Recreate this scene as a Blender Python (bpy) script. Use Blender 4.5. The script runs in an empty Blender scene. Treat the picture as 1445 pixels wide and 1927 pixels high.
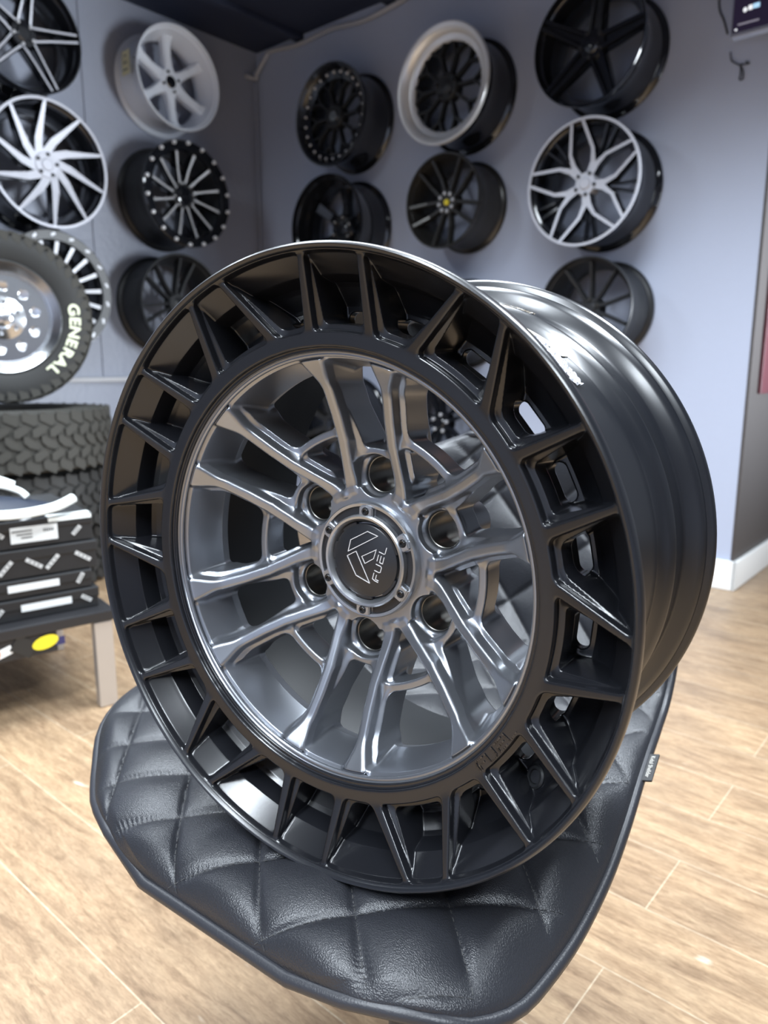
import bpy, bmesh, math, random
import numpy as np
from mathutils import Vector, Matrix
random.seed(7)
PI = math.pi
sc = bpy.context.scene
COL = sc.collection
R_ = math.radians

# ------------------------------------------------------------------ camera, light, exposure
CAMH = .85
FPX, CX, CY = 1400.0, 722.5, 963.5
TILT = math.atan2(1400, 7100)
CT, ST = math.cos(TILT), math.sin(TILT)
cam_d = bpy.data.cameras.new('camera')
cam = bpy.data.objects.new('camera', cam_d); COL.objects.link(cam)
cam.location = (0, 0, CAMH)
cam.rotation_euler = (PI/2 - TILT, 0, 0)
cam_d.sensor_fit = 'VERTICAL'; cam_d.sensor_height = 36; cam_d.lens = 36*FPX/1927
cam_d.clip_start = .02; cam_d.clip_end = 60
cam_d.dof.use_dof = True; cam_d.dof.focus_distance = .56; cam_d.dof.aperture_fstop = 7.5
sc.camera = cam
sc.view_settings.view_transform = 'Standard'
sc.view_settings.look = 'None'
sc.view_settings.exposure = -0.08
sc.view_settings.gamma = 1.0
sc.view_settings.use_curve_mapping = False
sc.cycles.max_bounces = 8; sc.cycles.glossy_bounces = 5; sc.cycles.use_denoising = True
w = bpy.data.worlds.new('world'); sc.world = w; w.use_nodes = True
w.node_tree.nodes['Background'].inputs[0].default_value = (.62, .68, .8, 1)
w.node_tree.nodes['Background'].inputs[1].default_value = .3

def lamp(name, loc, sx, sy, power, color=(1, 1, 1), rz=0, rx=0, spread=160):
    d = bpy.data.lights.new(name, 'AREA'); d.shape = 'RECTANGLE'; d.size = sx; d.size_y = sy
    d.energy = power; d.color = color; d.spread = R_(spread)
    o = bpy.data.objects.new(name, d); COL.objects.link(o)
    o.location = loc; o.rotation_euler = (rx, 0, rz); return o
CW = (.84, .92, 1.0)
A45 = math.atan2(-.65, .76)
lamp('ceiling_lamp', (-1.62, 2.0, 2.42), .2, 1.1, 26, CW, A45, 0, 165)
lamp('ceiling_lamp', (.95, 1.0, 2.25), .2, 1.3, 46, CW, A45, 0, 140)
lamp('ceiling_lamp', (.15, 1.7, 2.25), .42, 1.3, 40, CW, A45, 0, 140)
lamp('ceiling_lamp', (-.6, 1.6, 2.3), .42, 1.2, 34, CW, A45, 0, 140)
lamp('ceiling_lamp', (-.45, .1, 2.35), .16, 1.3, 36, CW, A45, 0, 150)
lamp('ceiling_lamp', (-1.3, -.9, 2.35), .3, 1.3, 75, CW, A45, 0, 150)
lamp('ceiling_lamp', (.5, -1.1, 2.35), .3, 1.3, 70, CW, A45, 0, 150)
# daylight from the shop front in the next room, past the end of the right wall
lamp('shopfront_daylight', (3.5, 1.85, 1.0), 1.5, 1.0, 44, (.86, .93, 1.0), R_(68), PI/2+.12, 60)

# ------------------------------------------------------------------ geometry of the view
def ray(x, y):
    a = (x-CX)/FPX; v = (y-CY)/FPX
    return Vector((a, CT-v*ST, -(ST+v*CT)))
O = Vector((0, 0, CAMH))
def on_z(x, y, z): d = ray(x, y); return O + d*((z-CAMH)/d.z)
def at_depth(x, y, k): return O + ray(x, y)*k
NR = Vector((-.65, -.76, 0)).normalized()      # right wall, facing the room
NL = Vector((.76, -.65, 0)).normalized()       # left wall, facing the room
CR, CL = 2.962, 3.455                          # plane distances
ER = Vector((.76, -.65, 0)).normalized()       # along the right wall, to the viewer's right
EL = Vector((.65, .76, 0)).normalized()        # along the left wall, to the viewer's right
def on_wall(x, y, N, c):
    d = ray(x, y); return O + d*(c/(-(d.dot(N))))
CORNER = Vector((0, 0, 0)) - NR*CR - NL*CL
CEIL = 2.53

# ------------------------------------------------------------------ materials
def mat(name, base, rough=.5, metal=0.0, spec=.5, coat=0.0, bump=None, emit=None):
    m = bpy.data.materials.new(name); m.use_nodes = True
    b = m.node_tree.nodes['Principled BSDF']
    b.inputs['Base Color'].default_value = (*base, 1)
    b.inputs['Roughness'].default_value = rough
    b.inputs['Metallic'].default_value = metal
    b.inputs['Specular IOR Level'].default_value = spec
    b.inputs['Coat Weight'].default_value = coat
    b.inputs['Coat Roughness'].default_value = .06
    if emit:
        b.inputs['Emission Color'].default_value = (*emit[0], 1); b.inputs['Emission Strength'].default_value = emit[1]
    if bump:
        nt = m.node_tree
        tc = nt.nodes.new('ShaderNodeTexCoord'); n = nt.nodes.new('ShaderNodeTexNoise')
        n.inputs['Scale'].default_value = bump[0]; n.inputs['Detail'].default_value = 4
        bp = nt.nodes.new('ShaderNodeBump'); bp.inputs['Strength'].default_value = bump[1]
        bp.inputs['Distance'].default_value = bump[2]
        nt.links.new(tc.outputs['Object'], n.inputs['Vector'])
        nt.links.new(n.outputs['Fac'], bp.inputs['Height'])
        nt.links.new(bp.outputs['Normal'], b.inputs['Normal'])
    return m

M = {}
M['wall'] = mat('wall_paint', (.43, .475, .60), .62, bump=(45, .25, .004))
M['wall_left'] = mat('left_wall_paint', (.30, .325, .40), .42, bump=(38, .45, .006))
M['ceiling'] = mat('ceiling_paint', (.022, .030, .062), .6)
M['white_trim'] = mat('white_trim', (.85, .86, .85), .4)
M['grey_trim'] = mat('grey_trim', (.5, .5, .52), .5)
M['return'] = mat('dark_return_wall', (.06, .053, .052), .45)
M['red'] = mat('red_poster', (.085, .011, .02), .45)
M['satin'] = mat('satin_black', (.0075, .008, .010), .22, spec=.6, bump=(900, .03, .0004))
M['barrel'] = mat('barrel_black', (.0085, .0095, .0125), .28, spec=.7)
M['inner'] = mat('inner_barrel_black', (.008, .009, .011), .45, spec=.35)
M['gun'] = mat('anthracite', (.29, .305, .335), .32, metal=.9, bump=(2200, .05, .0003))
M['gunlight'] = mat('anthracite_cap', (.42, .435, .46), .33, metal=.92)
M['sleeve'] = mat('lug_sleeve', (.16, .155, .145), .33, metal=1)
M['boltsilver'] = mat('bright_bolt', (.8, .8, .82), .35, metal=.35)
M['capblack'] = mat('cap_black', (.012, .013, .016), .33)
M['steel'] = mat('steel', (.45, .44, .42), .28, metal=1)
M['blacksteel'] = mat('black_steel', (.03, .03, .032), .25, metal=.6)
M['chrome'] = mat('chrome', (.8, .82, .85), .2, metal=1)
M['polish'] = mat('polished_lip', (.86, .87, .88), .32, metal=.5)
M['silver'] = mat('machined_silver', (.50, .51, .565), .5, metal=.3, spec=.3)
M['milled'] = mat('milled_silver', (.52, .53, .56), .45, metal=.35, spec=.3)
M['gloss'] = mat('gloss_black', (.008, .009, .012), .1, spec=.6, coat=.5)
M['matte'] = mat('matte_black', (.014, .015, .017), .42)
M['bronze'] = mat('dark_bronze', (.06, .058, .055), .28, metal=.7)
M['whitewheel'] = mat('white_paint', (.72, .76, .84), .3, coat=.3)
M['paper'] = mat('paper_tag', (.74, .68, .42), .6)
M['paperwhite'] = mat('paper_white', (.62, .64, .64), .6)
M['cream'] = mat('cream_label', (.84, .8, .64), .6)
M['film'] = mat('crumpled_film', (.62, .63, .68), .18, metal=.35)
M['browntape'] = mat('brown_tape', (.10, .08, .055), .25)
M['yellow'] = mat('yellow', (.75, .62, .03), .5)
M['rubber'] = mat('rubber', (.022, .022, .021), .62, bump=(140, .2, .002))
M['rubberdust'] = mat('dusty_rubber', (.042, .04, .034), .75, bump=(140, .3, .002))
M['letter'] = mat('tire_letter', (.82, .85, .62), .5)
M['boxcard'] = mat('black_card', (.012, .0125, .014), .45)
M['print'] = mat('white_print', (.45, .455, .45), .5)
M['navy'] = mat('navy_cloth', (.012, .018, .035), .55, bump=(300, .3, .002))
M['whitecloth'] = mat('white_trim_cloth', (.8, .84, .82), .5)
M['legsteel'] = mat('satin_steel', (.5, .46, .42), .35, metal=.5)
M['tabletop'] = mat('dark_table', (.02, .02, .022), .3)
M['hose'] = mat('grey_hose', (.48, .48, .5), .5)
M['wire'] = mat('black_wire', (.015, .016, .02), .5)
M['tvframe'] = mat('tv_frame', (.35, .37, .45), .3, metal=.6)
M['tvback'] = mat('tv_back', (.03, .035, .05), .4)
M['chairleg'] = mat('chair_leg', (.09, .09, .095), .4, metal=.5)
M['piping'] = mat('piping_leather', (.022, .023, .028), .38, bump=(700, .25, .0008))
M['thread'] = mat('thread', (.035, .035, .036), .7)
M['tagblack'] = mat('tag_black', (.012, .012, .013), .55)
M['tagtext'] = mat('tag_text', (.5, .48, .44), .5)
for nme, c in (('green', (.02, .25, .08)), ('redst', (.55, .06, .04)), ('whitest', (.8, .8, .78)), ('navyst', (.03, .03, .10)), ('blackst', (.02, .02, .02)), ('orange', (.75, .2, .1))):
    M[nme] = mat('sticker_'+nme, c, .4)

# leather with a fine grain
m = mat('quilted_leather', (.0175, .0185, .0225), .35, spec=.55); M['leather'] = m
nt = m.node_tree; b = nt.nodes['Principled BSDF']
tc = nt.nodes.new('ShaderNodeTexCoord'); mp = nt.nodes.new('ShaderNodeMapping'); mp.inputs['Scale'].default_value = (1, 1.7, 1)
vo = nt.nodes.new('ShaderNodeTexVoronoi'); vo.inputs['Scale'].default_value = 760
no = nt.nodes.new('ShaderNodeTexNoise'); no.inputs['Scale'].default_value = 520; no.inputs['Detail'].default_value = 3
ad = nt.nodes.new('ShaderNodeMath'); ad.operation = 'ADD'
bp = nt.nodes.new('ShaderNodeBump'); bp.inputs['Strength'].default_value = .34; bp.inputs['Distance'].default_value = .0007
nt.links.new(tc.outputs['Object'], mp.inputs['Vector']); nt.links.new(mp.outputs['Vector'], vo.inputs['Vector']); nt.links.new(mp.outputs['Vector'], no.inputs['Vector'])
nt.links.new(vo.outputs['Distance'], ad.inputs[0]); nt.links.new(no.outputs['Fac'], ad.inputs[1])
nt.links.new(ad.outputs[0], bp.inputs['Height']); nt.links.new(bp.outputs['Normal'], b.inputs['Normal'])

# oak plank floor: object space is turned so that x runs along the planks
m = mat('oak_planks', (.5, .4, .3), .36); M['floor'] = m
nt = m.node_tree; b = nt.nodes['Principled BSDF']; L = nt.links.new
tc = nt.nodes.new('ShaderNodeTexCoord')
br = nt.nodes.new('ShaderNodeTexBrick'); br.offset = .37; br.squash = 1
br.inputs['Scale'].default_value = 1; br.inputs['Brick Width'].default_value = 1.22; br.inputs['Row Height'].default_value = .155
br.inputs['Mortar Size'].default_value = .0011; br.inputs['Mortar Smooth'].default_value = .3; br.inputs['Bias'].default_value = 0
br.inputs['Color1'].default_value = (.0, .0, .0, 1); br.inputs['Color2'].default_value = (1, 1, 1, 1); br.inputs['Mortar'].default_value = (.5, .5, .5, 1)
mpf = nt.nodes.new('ShaderNodeMapping'); mpf.inputs['Location'].default_value = (.36, .0225, 0)
L(tc.outputs['Object'], mpf.inputs['Vector']); L(mpf.outputs['Vector'], br.inputs['Vector'])
mp2 = nt.nodes.new('ShaderNodeMapping'); mp2.inputs['Scale'].default_value = (5.5, 34, 1)
L(tc.outputs['Object'], mp2.inputs['Vector'])
g1 = nt.nodes.new('ShaderNodeTexNoise'); g1.inputs['Scale'].default_value = 1.6; g1.inputs['Detail'].default_value = 8; g1.inputs['Roughness'].default_value = .68; g1.inputs['Distortion'].default_value = .8
L(mp2.outputs['Vector'], g1.inputs['Vector'])
mp3 = nt.nodes.new('ShaderNodeMapping'); mp3.inputs['Scale'].default_value = (2.2, 7, 1)
L(tc.outputs['Object'], mp3.inputs['Vector'])
g2 = nt.nodes.new('ShaderNodeTexNoise'); g2.inputs['Scale'].default_value = 1.5; g2.inputs['Detail'].default_value = 5; g2.inputs['Roughness'].default_value = .6
L(mp3.outputs['Vector'], g2.inputs['Vector'])
g3 = nt.nodes.new('ShaderNodeTexNoise'); g3.inputs['Scale'].default_value = 60; g3.inputs['Detail'].default_value = 3
L(tc.outputs['Object'], g3.inputs['Vector'])
rp = nt.nodes.new('ShaderNodeValToRGB')
rp.color_ramp.elements[0].position = .28; rp.color_ramp.elements[0].color = (.215, .142, .086, 1)
rp.color_ramp.elements[1].position = .72; rp.color_ramp.elements[1].color = (.49, .365, .235, 1)
e = rp.color_ramp.elements.new(.5); e.color = (.372, .265, .167, 1)
L(g1.outputs['Fac'], rp.inputs['Fac'])
rp2 = nt.nodes.new('ShaderNodeValToRGB')
rp2.color_ramp.elements[0].position = .33; rp2.color_ramp.elements[0].color = (.72, .70, .70, 1)
rp2.color_ramp.elements[1].position = .62; rp2.color_ramp.elements[1].color = (1.06, 1.03, 1.0, 1)
L(g2.outputs['Fac'], rp2.inputs['Fac'])
mx = nt.nodes.new('ShaderNodeMixRGB'); mx.blend_type = 'MULTIPLY'; mx.inputs[0].default_value = .85
L(rp.outputs['Color'], mx.inputs[1]); L(rp2.outputs['Color'], mx.inputs[2])
rp3 = nt.nodes.new('ShaderNodeValToRGB')
rp3.color_ramp.elements[0].position = .0; rp3.color_ramp.elements[0].color = (.9, .88, .87, 1)
rp3.color_ramp.elements[1].position = 1; rp3.color_ramp.elements[1].color = (1.08, 1.06, 1.03, 1)
L(br.outputs['Color'], rp3.inputs['Fac'])
mx2 = nt.nodes.new('ShaderNodeMixRGB'); mx2.blend_type = 'MULTIPLY'; mx2.inputs[0].default_value = 1
L(mx.outputs['Color'], mx2.inputs[1]); L(rp3.outputs['Color'], mx2.inputs[2])
rp4 = nt.nodes.new('ShaderNodeValToRGB')
rp4.color_ramp.elements[0].position = .725; rp4.color_ramp.elements[0].color = (0, 0, 0, 1)
rp4.color_ramp.elements[1].position = .79; rp4.color_ramp.elements[1].color = (1, 1, 1, 1)
mp4 = nt.nodes.new('ShaderNodeMapping'); mp4.inputs['Scale'].default_value = (9, 30, 1)
L(tc.outputs['Object'], mp4.inputs['Vector']); g4 = nt.nodes.new('ShaderNodeTexNoise'); g4.inputs['Scale'].default_value = 1; g4.inputs['Detail'].default_value = 2
L(mp4.outputs['Vector'], g4.inputs['Vector']); L(g4.outputs['Fac'], rp4.inputs['Fac'])
mx4 = nt.nodes.new('ShaderNodeMixRGB'); mx4.inputs[2].default_value = (.62, .54, .43, 1)
L(rp4.outputs['Color'], mx4.inputs[0]); L(mx2.outputs['Color'], mx4.inputs[1])
mx3 = nt.nodes.new('ShaderNodeMixRGB'); mx3.inputs[2].default_value = (.52, .42, .30, 1)
L(br.outputs['Fac'], mx3.inputs[0]); L(mx4.outputs['Color'], mx3.inputs[1]); L(mx3.outputs['Color'], b.inputs['Base Color'])
bp = nt.nodes.new('ShaderNodeBump'); bp.inputs['Strength'].default_value = .2; bp.inputs['Distance'].default_value = .0015
mp5 = nt.nodes.new('ShaderNodeMapping'); mp5.inputs['Scale'].default_value = (42, 190, 1)
L(tc.outputs['Object'], mp5.inputs['Vector']); g5 = nt.nodes.new('ShaderNodeTexNoise'); g5.inputs['Scale'].default_value = 1; g5.inputs['Detail'].default_value = 4; g5.inputs['Roughness'].default_value = .7; g5.inputs['Distortion'].default_value = 1.2
L(mp5.outputs['Vector'], g5.inputs['Vector'])
rp5 = nt.nodes.new('ShaderNodeValToRGB'); rp5.color_ramp.elements[0].position = .3; rp5.color_ramp.elements[0].color = (.72, .69, .66, 1)
rp5.color_ramp.elements[1].position = .66; rp5.color_ramp.elements[1].color = (1.2, 1.2, 1.2, 1); L(g5.outputs['Fac'], rp5.inputs['Fac'])
mx5 = nt.nodes.new('ShaderNodeMixRGB'); mx5.blend_type = 'MULTIPLY'; mx5.inputs[0].default_value = .9
L(mx3.outputs['Color'], mx5.inputs[1]); L(rp5.outputs['Color'], mx5.inputs[2]); L(mx5.outputs['Color'], b.inputs['Base Color'])
L(g1.outputs['Fac'], bp.inputs['Height']); L(bp.outputs['Normal'], b.inputs['Normal'])

# screen picture: dark with an orange block and pale icons
m = mat('screen_picture', (.01, .01, .02), .15); M['screen'] = m
m.node_tree.nodes['Principled BSDF'].inputs['Roughness'].default_value = .5; m.node_tree.nodes['Principled BSDF'].inputs['Specular IOR Level'].default_value = .15
b = m.node_tree.nodes['Principled BSDF']; b.inputs['Emission Color'].default_value = (.03, .02, .05, 1); b.inputs['Emission Strength'].default_value = .5
M['scr_orange'] = mat('screen_orange', (.6, .3, .18), .3, emit=((1, .52, .32), .9))
M['scr_white'] = mat('screen_white', (.8, .8, .8), .3, emit=((.9, .95, 1), 1.0))
M['scr_blue'] = mat('screen_blue', (.4, .6, .8), .3, emit=((.45, .75, 1), .9))
M['scr_grey'] = mat('screen_grey', (.2, .2, .25), .3, emit=((.35, .33, .4), .6))

# ------------------------------------------------------------------ helpers
def link(name, me, m=None, parent=None, smooth=False):
    o = bpy.data.objects.new(name, me); COL.objects.link(o)
    if m is not None:
        for x in (m if isinstance(m, (list, tuple)) else [m]): me.materials.append(x)
    if parent is not None: o.parent = parent
    if smooth:
        for p in me.polygons: p.use_smooth = True
        if hasattr(me, 'set_sharp_from_angle'): me.set_sharp_from_angle(angle=R_(smooth if smooth is not True else 40))
    return o
def tag(o, label=None, cat=None, group=None, kind=None):
    if label: o['label'] = label
    if cat: o['category'] = cat
    if group: o['group'] = group
    if kind: o['kind'] = kind
    return o
def thing(name, label, cat, mtx=None, group=None):
    o = bpy.data.objects.new(name, None); COL.objects.link(o); o.empty_display_size = .05
    if mtx is not None: o.matrix_world = mtx
    return tag(o, label, cat, group)
def frame(loc, X, Y, Z):
    m = Matrix.Identity(4)
    for i, a in enumerate((X, Y, Z)):
        for r in range(3): m[r][i] = a[r]
    for r in range(3): m[r][3] = loc[r]
    return m
def me_from(vs, fs, name='mesh', mi=None):
    me = bpy.data.meshes.new(name); me.from_pydata([tuple(v) for v in vs], [], fs); me.update()
    if mi is not None: me.polygons.foreach_set('material_index', mi)
    return me
def bm_me(bm, name='mesh'):
    bmesh.ops.recalc_face_normals(bm, faces=bm.faces)
    me = bpy.data.meshes.new(name); bm.to_mesh(me); bm.free(); return me
def lathe(prof, n=96, closed=False, th0=0, th1=2*PI):
    full = abs(th1-th0-2*PI) < 1e-6
    m = n if full else n+1
    vs = []; fs = []; k = len(prof)
    for i in range(m):
        a = th0+(th1-th0)*i/n; c, s = math.cos(a), math.sin(a)
        for r, z in prof: vs.append((r*c, r*s, z))
    for i in range(n):
        j = (i+1) % m
        for q in range(k if closed else k-1):
            p = (q+1) % k
            fs.append((i*k+q, j*k+q, j*k+p, i*k+p))
    bm = bmesh.new(); me = me_from(vs, fs); bm.from_mesh(me)
    bmesh.ops.remove_doubles(bm, verts=bm.verts, dist=1e-6)
    return bm_me(bm)
def tube(pts, r, n=10, closed=False, flat=1.0):
    pts = [Vector(p) for p in pts]; vs = []; fs = []; k = len(pts)
    prev = None
    for i, p in enumerate(pts):
        a = pts[(i-1) % k] if (closed or i > 0) else p; c = pts[(i+1) % k] if (closed or i < k-1) else p
        t = (c-a).normalized()
        u = prev - t*prev.dot(t) if prev is not None else t.orthogonal()
        if u.length < 1e-6: u = t.orthogonal()
        u.normalize(); v = t.cross(u); prev = u
        for j in range(n):
            an = 2*PI*j/n; vs.append(p+u*r*math.cos(an)+v*r*flat*math.sin(an))
    for i in range(k if closed else k-1):
        i2 = (i+1) % k
        for j in range(n): j2 = (j+1) % n; fs.append((i*n+j, i*n+j2, i2*n+j2, i2*n+j))
    if not closed: fs += [tuple(range(n-1, -1, -1)), tuple((k-1)*n+j for j in range(n))]
    return me_from(vs, fs)
def spline(pts, n=12, closed=False):
    pts = [Vector(p) for p in pts]; k = len(pts); out = []
    for i in range(k if closed else k-1):
        g = (lambda q: pts[q % k]) if closed else (lambda q: pts[min(max(q, 0), k-1)])
        p0, p1, p2, p3 = g(i-1), g(i), g(i+1), g(i+2)
        for s in range(n):
            t = s/n
            out.append(.5*((2*p1)+(p2-p0)*t+(2*p0-5*p1+4*p2-p3)*t*t+(3*p1-p0-3*p2+p3)*t**3))
    if not closed: out.append(pts[-1])
    return out
def box(sx, sy, sz, bev=0.0, seg=2, c=(0, 0, 0)):
    bm = bmesh.new(); bmesh.ops.create_cube(bm, size=1)
    for v in bm.verts: v.co = Vector((v.co.x*sx+c[0], v.co.y*sy+c[1], v.co.z*sz+c[2]))
    if bev: bmesh.ops.bevel(bm, geom=bm.edges[:], offset=bev, segments=seg, affect='EDGES', profile=.5)
    return bm_me(bm)
def cyl(r, h, n=24, z0=0, bev=0.0, r2=None):
    r2 = r if r2 is None else r2
    pr = [(0, z0), (r2, z0), (r-0, z0+h-bev), (r-bev, z0+h), (0, z0+h)] if bev else [(0, z0), (r2, z0), (r, z0+h), (0, z0+h)]
    return lathe(pr, n)
def place(o, loc=None, rz=0, mtx=None):
    if mtx is not None: o.matrix_local = mtx
    else: o.location = loc; o.rotation_euler = (0, 0, rz)
    return o
def prism(poly, z0, z1, bev=0.0):
    bm = bmesh.new(); vs = [bm.verts.new((x, y, z0)) for x, y in poly]
    f = bm.faces.new(vs); r = bmesh.ops.extrude_face_region(bm, geom=[f])
    for v in r['geom']:
        if isinstance(v, bmesh.types.BMVert): v.co.z = z1
    if bev: bmesh.ops.bevel(bm, geom=bm.edges[:], offset=bev, segments=2, affect='EDGES')
    return bm_me(bm)
def bars(lines, wd, h, z=0.0):
    """raised strokes: each polyline becomes a run of little square bars"""
    bm = bmesh.new()
    for ln in lines:
        for (x0, y0), (x1, y1) in zip(ln[:-1], ln[1:]):
            d = Vector((x1-x0, y1-y0, 0)); l = d.length
            if l < 1e-9: continue
            d /= l; p = Vector((-d.y, d.x, 0))*wd/2; a = Vector((x0, y0, z))-d*wd*.5; c = Vector((x1, y1, z))+d*wd*.5
            top = Vector((0, 0, h))
            q = [a+p, a-p, c-p, c+p]; lo = [bm.verts.new(v) for v in q]; hi = [bm.verts.new(v+top) for v in q]
            bm.faces.new(hi); bm.faces.new(lo[::-1])
            for i in range(4): bm.faces.new((lo[i], lo[(i+1) % 4], hi[(i+1) % 4], hi[i]))
    return bm_me(bm)
def text_me(s, size, depth=.001, shear=0.0, bold=0.0):
    cu = bpy.data.curves.new('text', 'FONT'); cu.body = s; cu.size = size; cu.extrude = depth; cu.shear = shear; cu.offset = bold
    cu.align_x = 'CENTER'; cu.align_y = 'CENTER'
    o = bpy.data.objects.new('text', cu); COL.objects.link(o)
    me = bpy.data.meshes.new_from_object(o.evaluated_get(bpy.context.evaluated_depsgraph_get()))
    bpy.data.objects.remove(o); bpy.data.curves.remove(cu)
    return me
def plate_with_holes(R, holes, depth, bev=.001):
    cu = bpy.data.curves.new('plate', 'CURVE'); cu.dimensions = '2D'; cu.fill_mode = 'BOTH'; cu.extrude = depth/2; cu.bevel_depth = bev; cu.bevel_resolution = 2
    def circ(x, y, r, n):
        s = cu.splines.new('POLY'); s.points.add(n-1); s.use_cyclic_u = True
        for i in range(n): s.points[i].co = (x+r*math.cos(2*PI*i/n), y+r*math.sin(2*PI*i/n), 0, 1)
    circ(0, 0, R, 96)
    for x, y, r in holes: circ(x, y, r, 32)
    o = bpy.data.objects.new('plate', cu); COL.objects.link(o)
    me = bpy.data.meshes.new_from_object(o.evaluated_get(bpy.context.evaluated_depsgraph_get()))
    bpy.data.objects.remove(o); bpy.data.curves.remove(cu)
    return me

# ------------------------------------------------------------------ the room
def quad(name, a, b_, c, d, m, **kw):
    o = link(name, me_from([a, b_, c, d], [(0, 1, 2, 3)]), m); return tag(o, **kw)
def slab(name, p0, e, length, n, th, z0, z1, m, kind='structure'):
    """an upright slab: starts at p0, runs along e, thickness th away from n"""
    me = box(length, th, z1-z0, c=(length/2, th/2, (z0+z1)/2))
    o = link(name, me, m); Z = Vector((0, 0, 1)); Y = -n
    o.matrix_world = frame(p0, e, Y, Z)
    return tag(o, kind=kind)
fl = link('floor', box(12, 12, .04, c=(0, 0, -.02)), M['floor']); fl.rotation_euler = (0, 0, math.atan2(-.65, .76)); tag(fl, kind='structure')
fl.location = (0, 0, 0)
WALL_END = on_z(1368, 1110, 0)
right_len = (WALL_END-CORNER).dot(ER)
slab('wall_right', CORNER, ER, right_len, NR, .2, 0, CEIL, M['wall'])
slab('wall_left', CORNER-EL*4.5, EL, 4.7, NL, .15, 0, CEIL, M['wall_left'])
# the end of the right wall turns away from us into the next room
NE = ER
ret = slab('wall_return', CORNER+ER*(right_len)-NR*0.0, EL, 3.2, ER, .01, 0, CEIL, M['return'])
ret.matrix_world = frame(CORNER+ER*(right_len+.0105), EL, -ER, Vector((0, 0, 1)))
ce = link('ceiling', box(7.5, 9, .05, c=(0, 0, .025)), M['ceiling']); ce.location = (0, 1.2, CEIL); ce.rotation_euler = (0, 0, math.atan2(-.65, .76)); tag(ce, kind='structure')
# ceiling seams
for i in range(5):
    o = link('trim_%d' % (i+1), box(6.5, .05, .03, .004), M['ceiling']); o.rotation_euler = (0, 0, math.atan2(.76, .65))
    o.location = CORNER+Vector((0, 0, CEIL-.014))-EL*2.2+ER*(-.0+.62*i+.35); tag(o, kind='structure')
# skirting
def skirting(name, p0, e, length, n):
    me = box(length, .016, .115, .004, c=(length/2, -.008, .0575)); o = link(name, me, M['white_trim'])
    o.matrix_world = frame(p0, e, -n, Vector((0, 0, 1))); return tag(o, kind='structure')
skirting('baseboard_right', CORNER, ER, right_len+.0265, NR)
skirting('baseboard_return', CORNER+ER*(right_len+.0105)+NR*.016, EL, 3.1, ER)
skirting('baseboard_left', CORNER-EL*4.4, EL, 4.38, NL)
# ledge along the left wall and the panel joint above it
zl = on_wall(200, 714, NL, CL).z
led = link('trim_6', box(4.4, .03, .022, .004, c=(2.2, -.015, 0)), M['grey_trim']); led.matrix_world = frame(CORNER-EL*4.42+Vector((0, 0, zl)), EL, -NL, Vector((0, 0, 1))); tag(led, kind='structure')
pj = on_wall(167, 300, NL, CL)
jo = link('trim_7', box(.012, .006, CEIL-zl-.02, .001), M['wall_left']); jo.matrix_world = frame(Vector((pj.x, pj.y, (CEIL+zl)/2))+NL*.003, EL, -NL, Vector((0, 0, 1))); tag(jo, kind='structure')
slab('wall_back', NR*2.6-EL*0-NL*4-ER*0+Vector((0, 0, 0))-NL*0, -ER, 7.5, -NR, .1, 0, CEIL, M['wall']).matrix_world = frame(NR*2.6-ER*3.2, ER, NR, Vector((0, 0, 1)))
slab('wall_side', NL*0, EL, 5, NL, .1, 0, CEIL, M['wall']).matrix_world = frame(NL*3.4+EL*(-2.6), EL, NL, Vector((0, 0, 1)))
# red poster on the return wall
po = link('poster', box(1.5, .012, .75, .002), M['red'])
p0 = CORNER+ER*(right_len+.0105)+EL*.86
po.matrix_world = frame(Vector((p0.x, p0.y, 1.12))+ER*.0065, EL, -ER, Vector((0, 0, 1)))
tag(po, 'dark red poster on the grey wall beyond the right wall end', 'poster')

# ------------------------------------------------------------------ the main wheel
WS = .001
CWL = Vector((-.0566991, .52670377, .69336588))
WN = Vector((-.53904825, -.8422258, .00909334)).normalized()
WX = Vector((.839, -.53372305, .10524117)); WX = (WX-WN*WX.dot(WN)).normalized(); WY = WN.cross(WX)
wheel = thing('alloy_wheel', 'large two tone alloy wheel standing on the quilted chair', 'wheel', frame(CWL, WX, WY, WN))
TH0 = R_(19.5); S60 = PI/3

def sst(a, b, x): t = np.clip((x-a)/(b-a), 0, 1); return t*t*(3-2*t)
def smin(a, b, k): h = np.clip(.5+.5*(b-a)/k, 0, 1); return b*(1-h)+a*h-k*h*(1-h)
def smax(a, b, k): return -smin(-a, -b, k)
def fold(x, y):
    r = np.hypot(x, y); th = np.arctan2(y, x)-TH0
    ph = (th+S60/2) % S60-S60/2
    return r, np.abs(ph)
def sinterp(xs, ys):
    """smooth monotone-ish interpolation table"""
    g = np.linspace(0, 260, 1041); v = np.interp(g, xs, ys); k = np.hanning(49); k /= k.sum()
    vp = np.concatenate([np.full(24, v[0]), v, np.full(24, v[-1])]); v = np.convolve(vp, k, 'valid')
    return lambda x: np.interp(x, g, v)
def polysd(px, py, poly):
    P = np.array(poly, float); d = np.full(px.shape, 1e9); s = np.ones(px.shape)
    for i in range(len(P)):
        a = P[i]; c = P[i-1]; e = c-a; wx = px-a[0]; wy = py-a[1]
        t = np.clip((wx*e[0]+wy*e[1])/(e@e), 0, 1); bx = wx-e[0]*t; by = wy-e[1]*t
        d = np.minimum(d, bx*bx+by*by)
        c1 = py >= a[1]; c2 = py < c[1]; c3 = e[0]*wy > e[1]*wx
        fl_ = (c1 & c2 & c3) | (~c1 & ~c2 & ~c3); s = np.where(fl_, -s, s)
    return s*np.sqrt(d)
phic = sinterp([0, 50, 62, 70, 85, 100, 120, 140, 160, 260], [30, 26, 22.5, 20.3, 16.2, 13.3, 11.7, 11.0, 11.2, 11.4])
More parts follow.
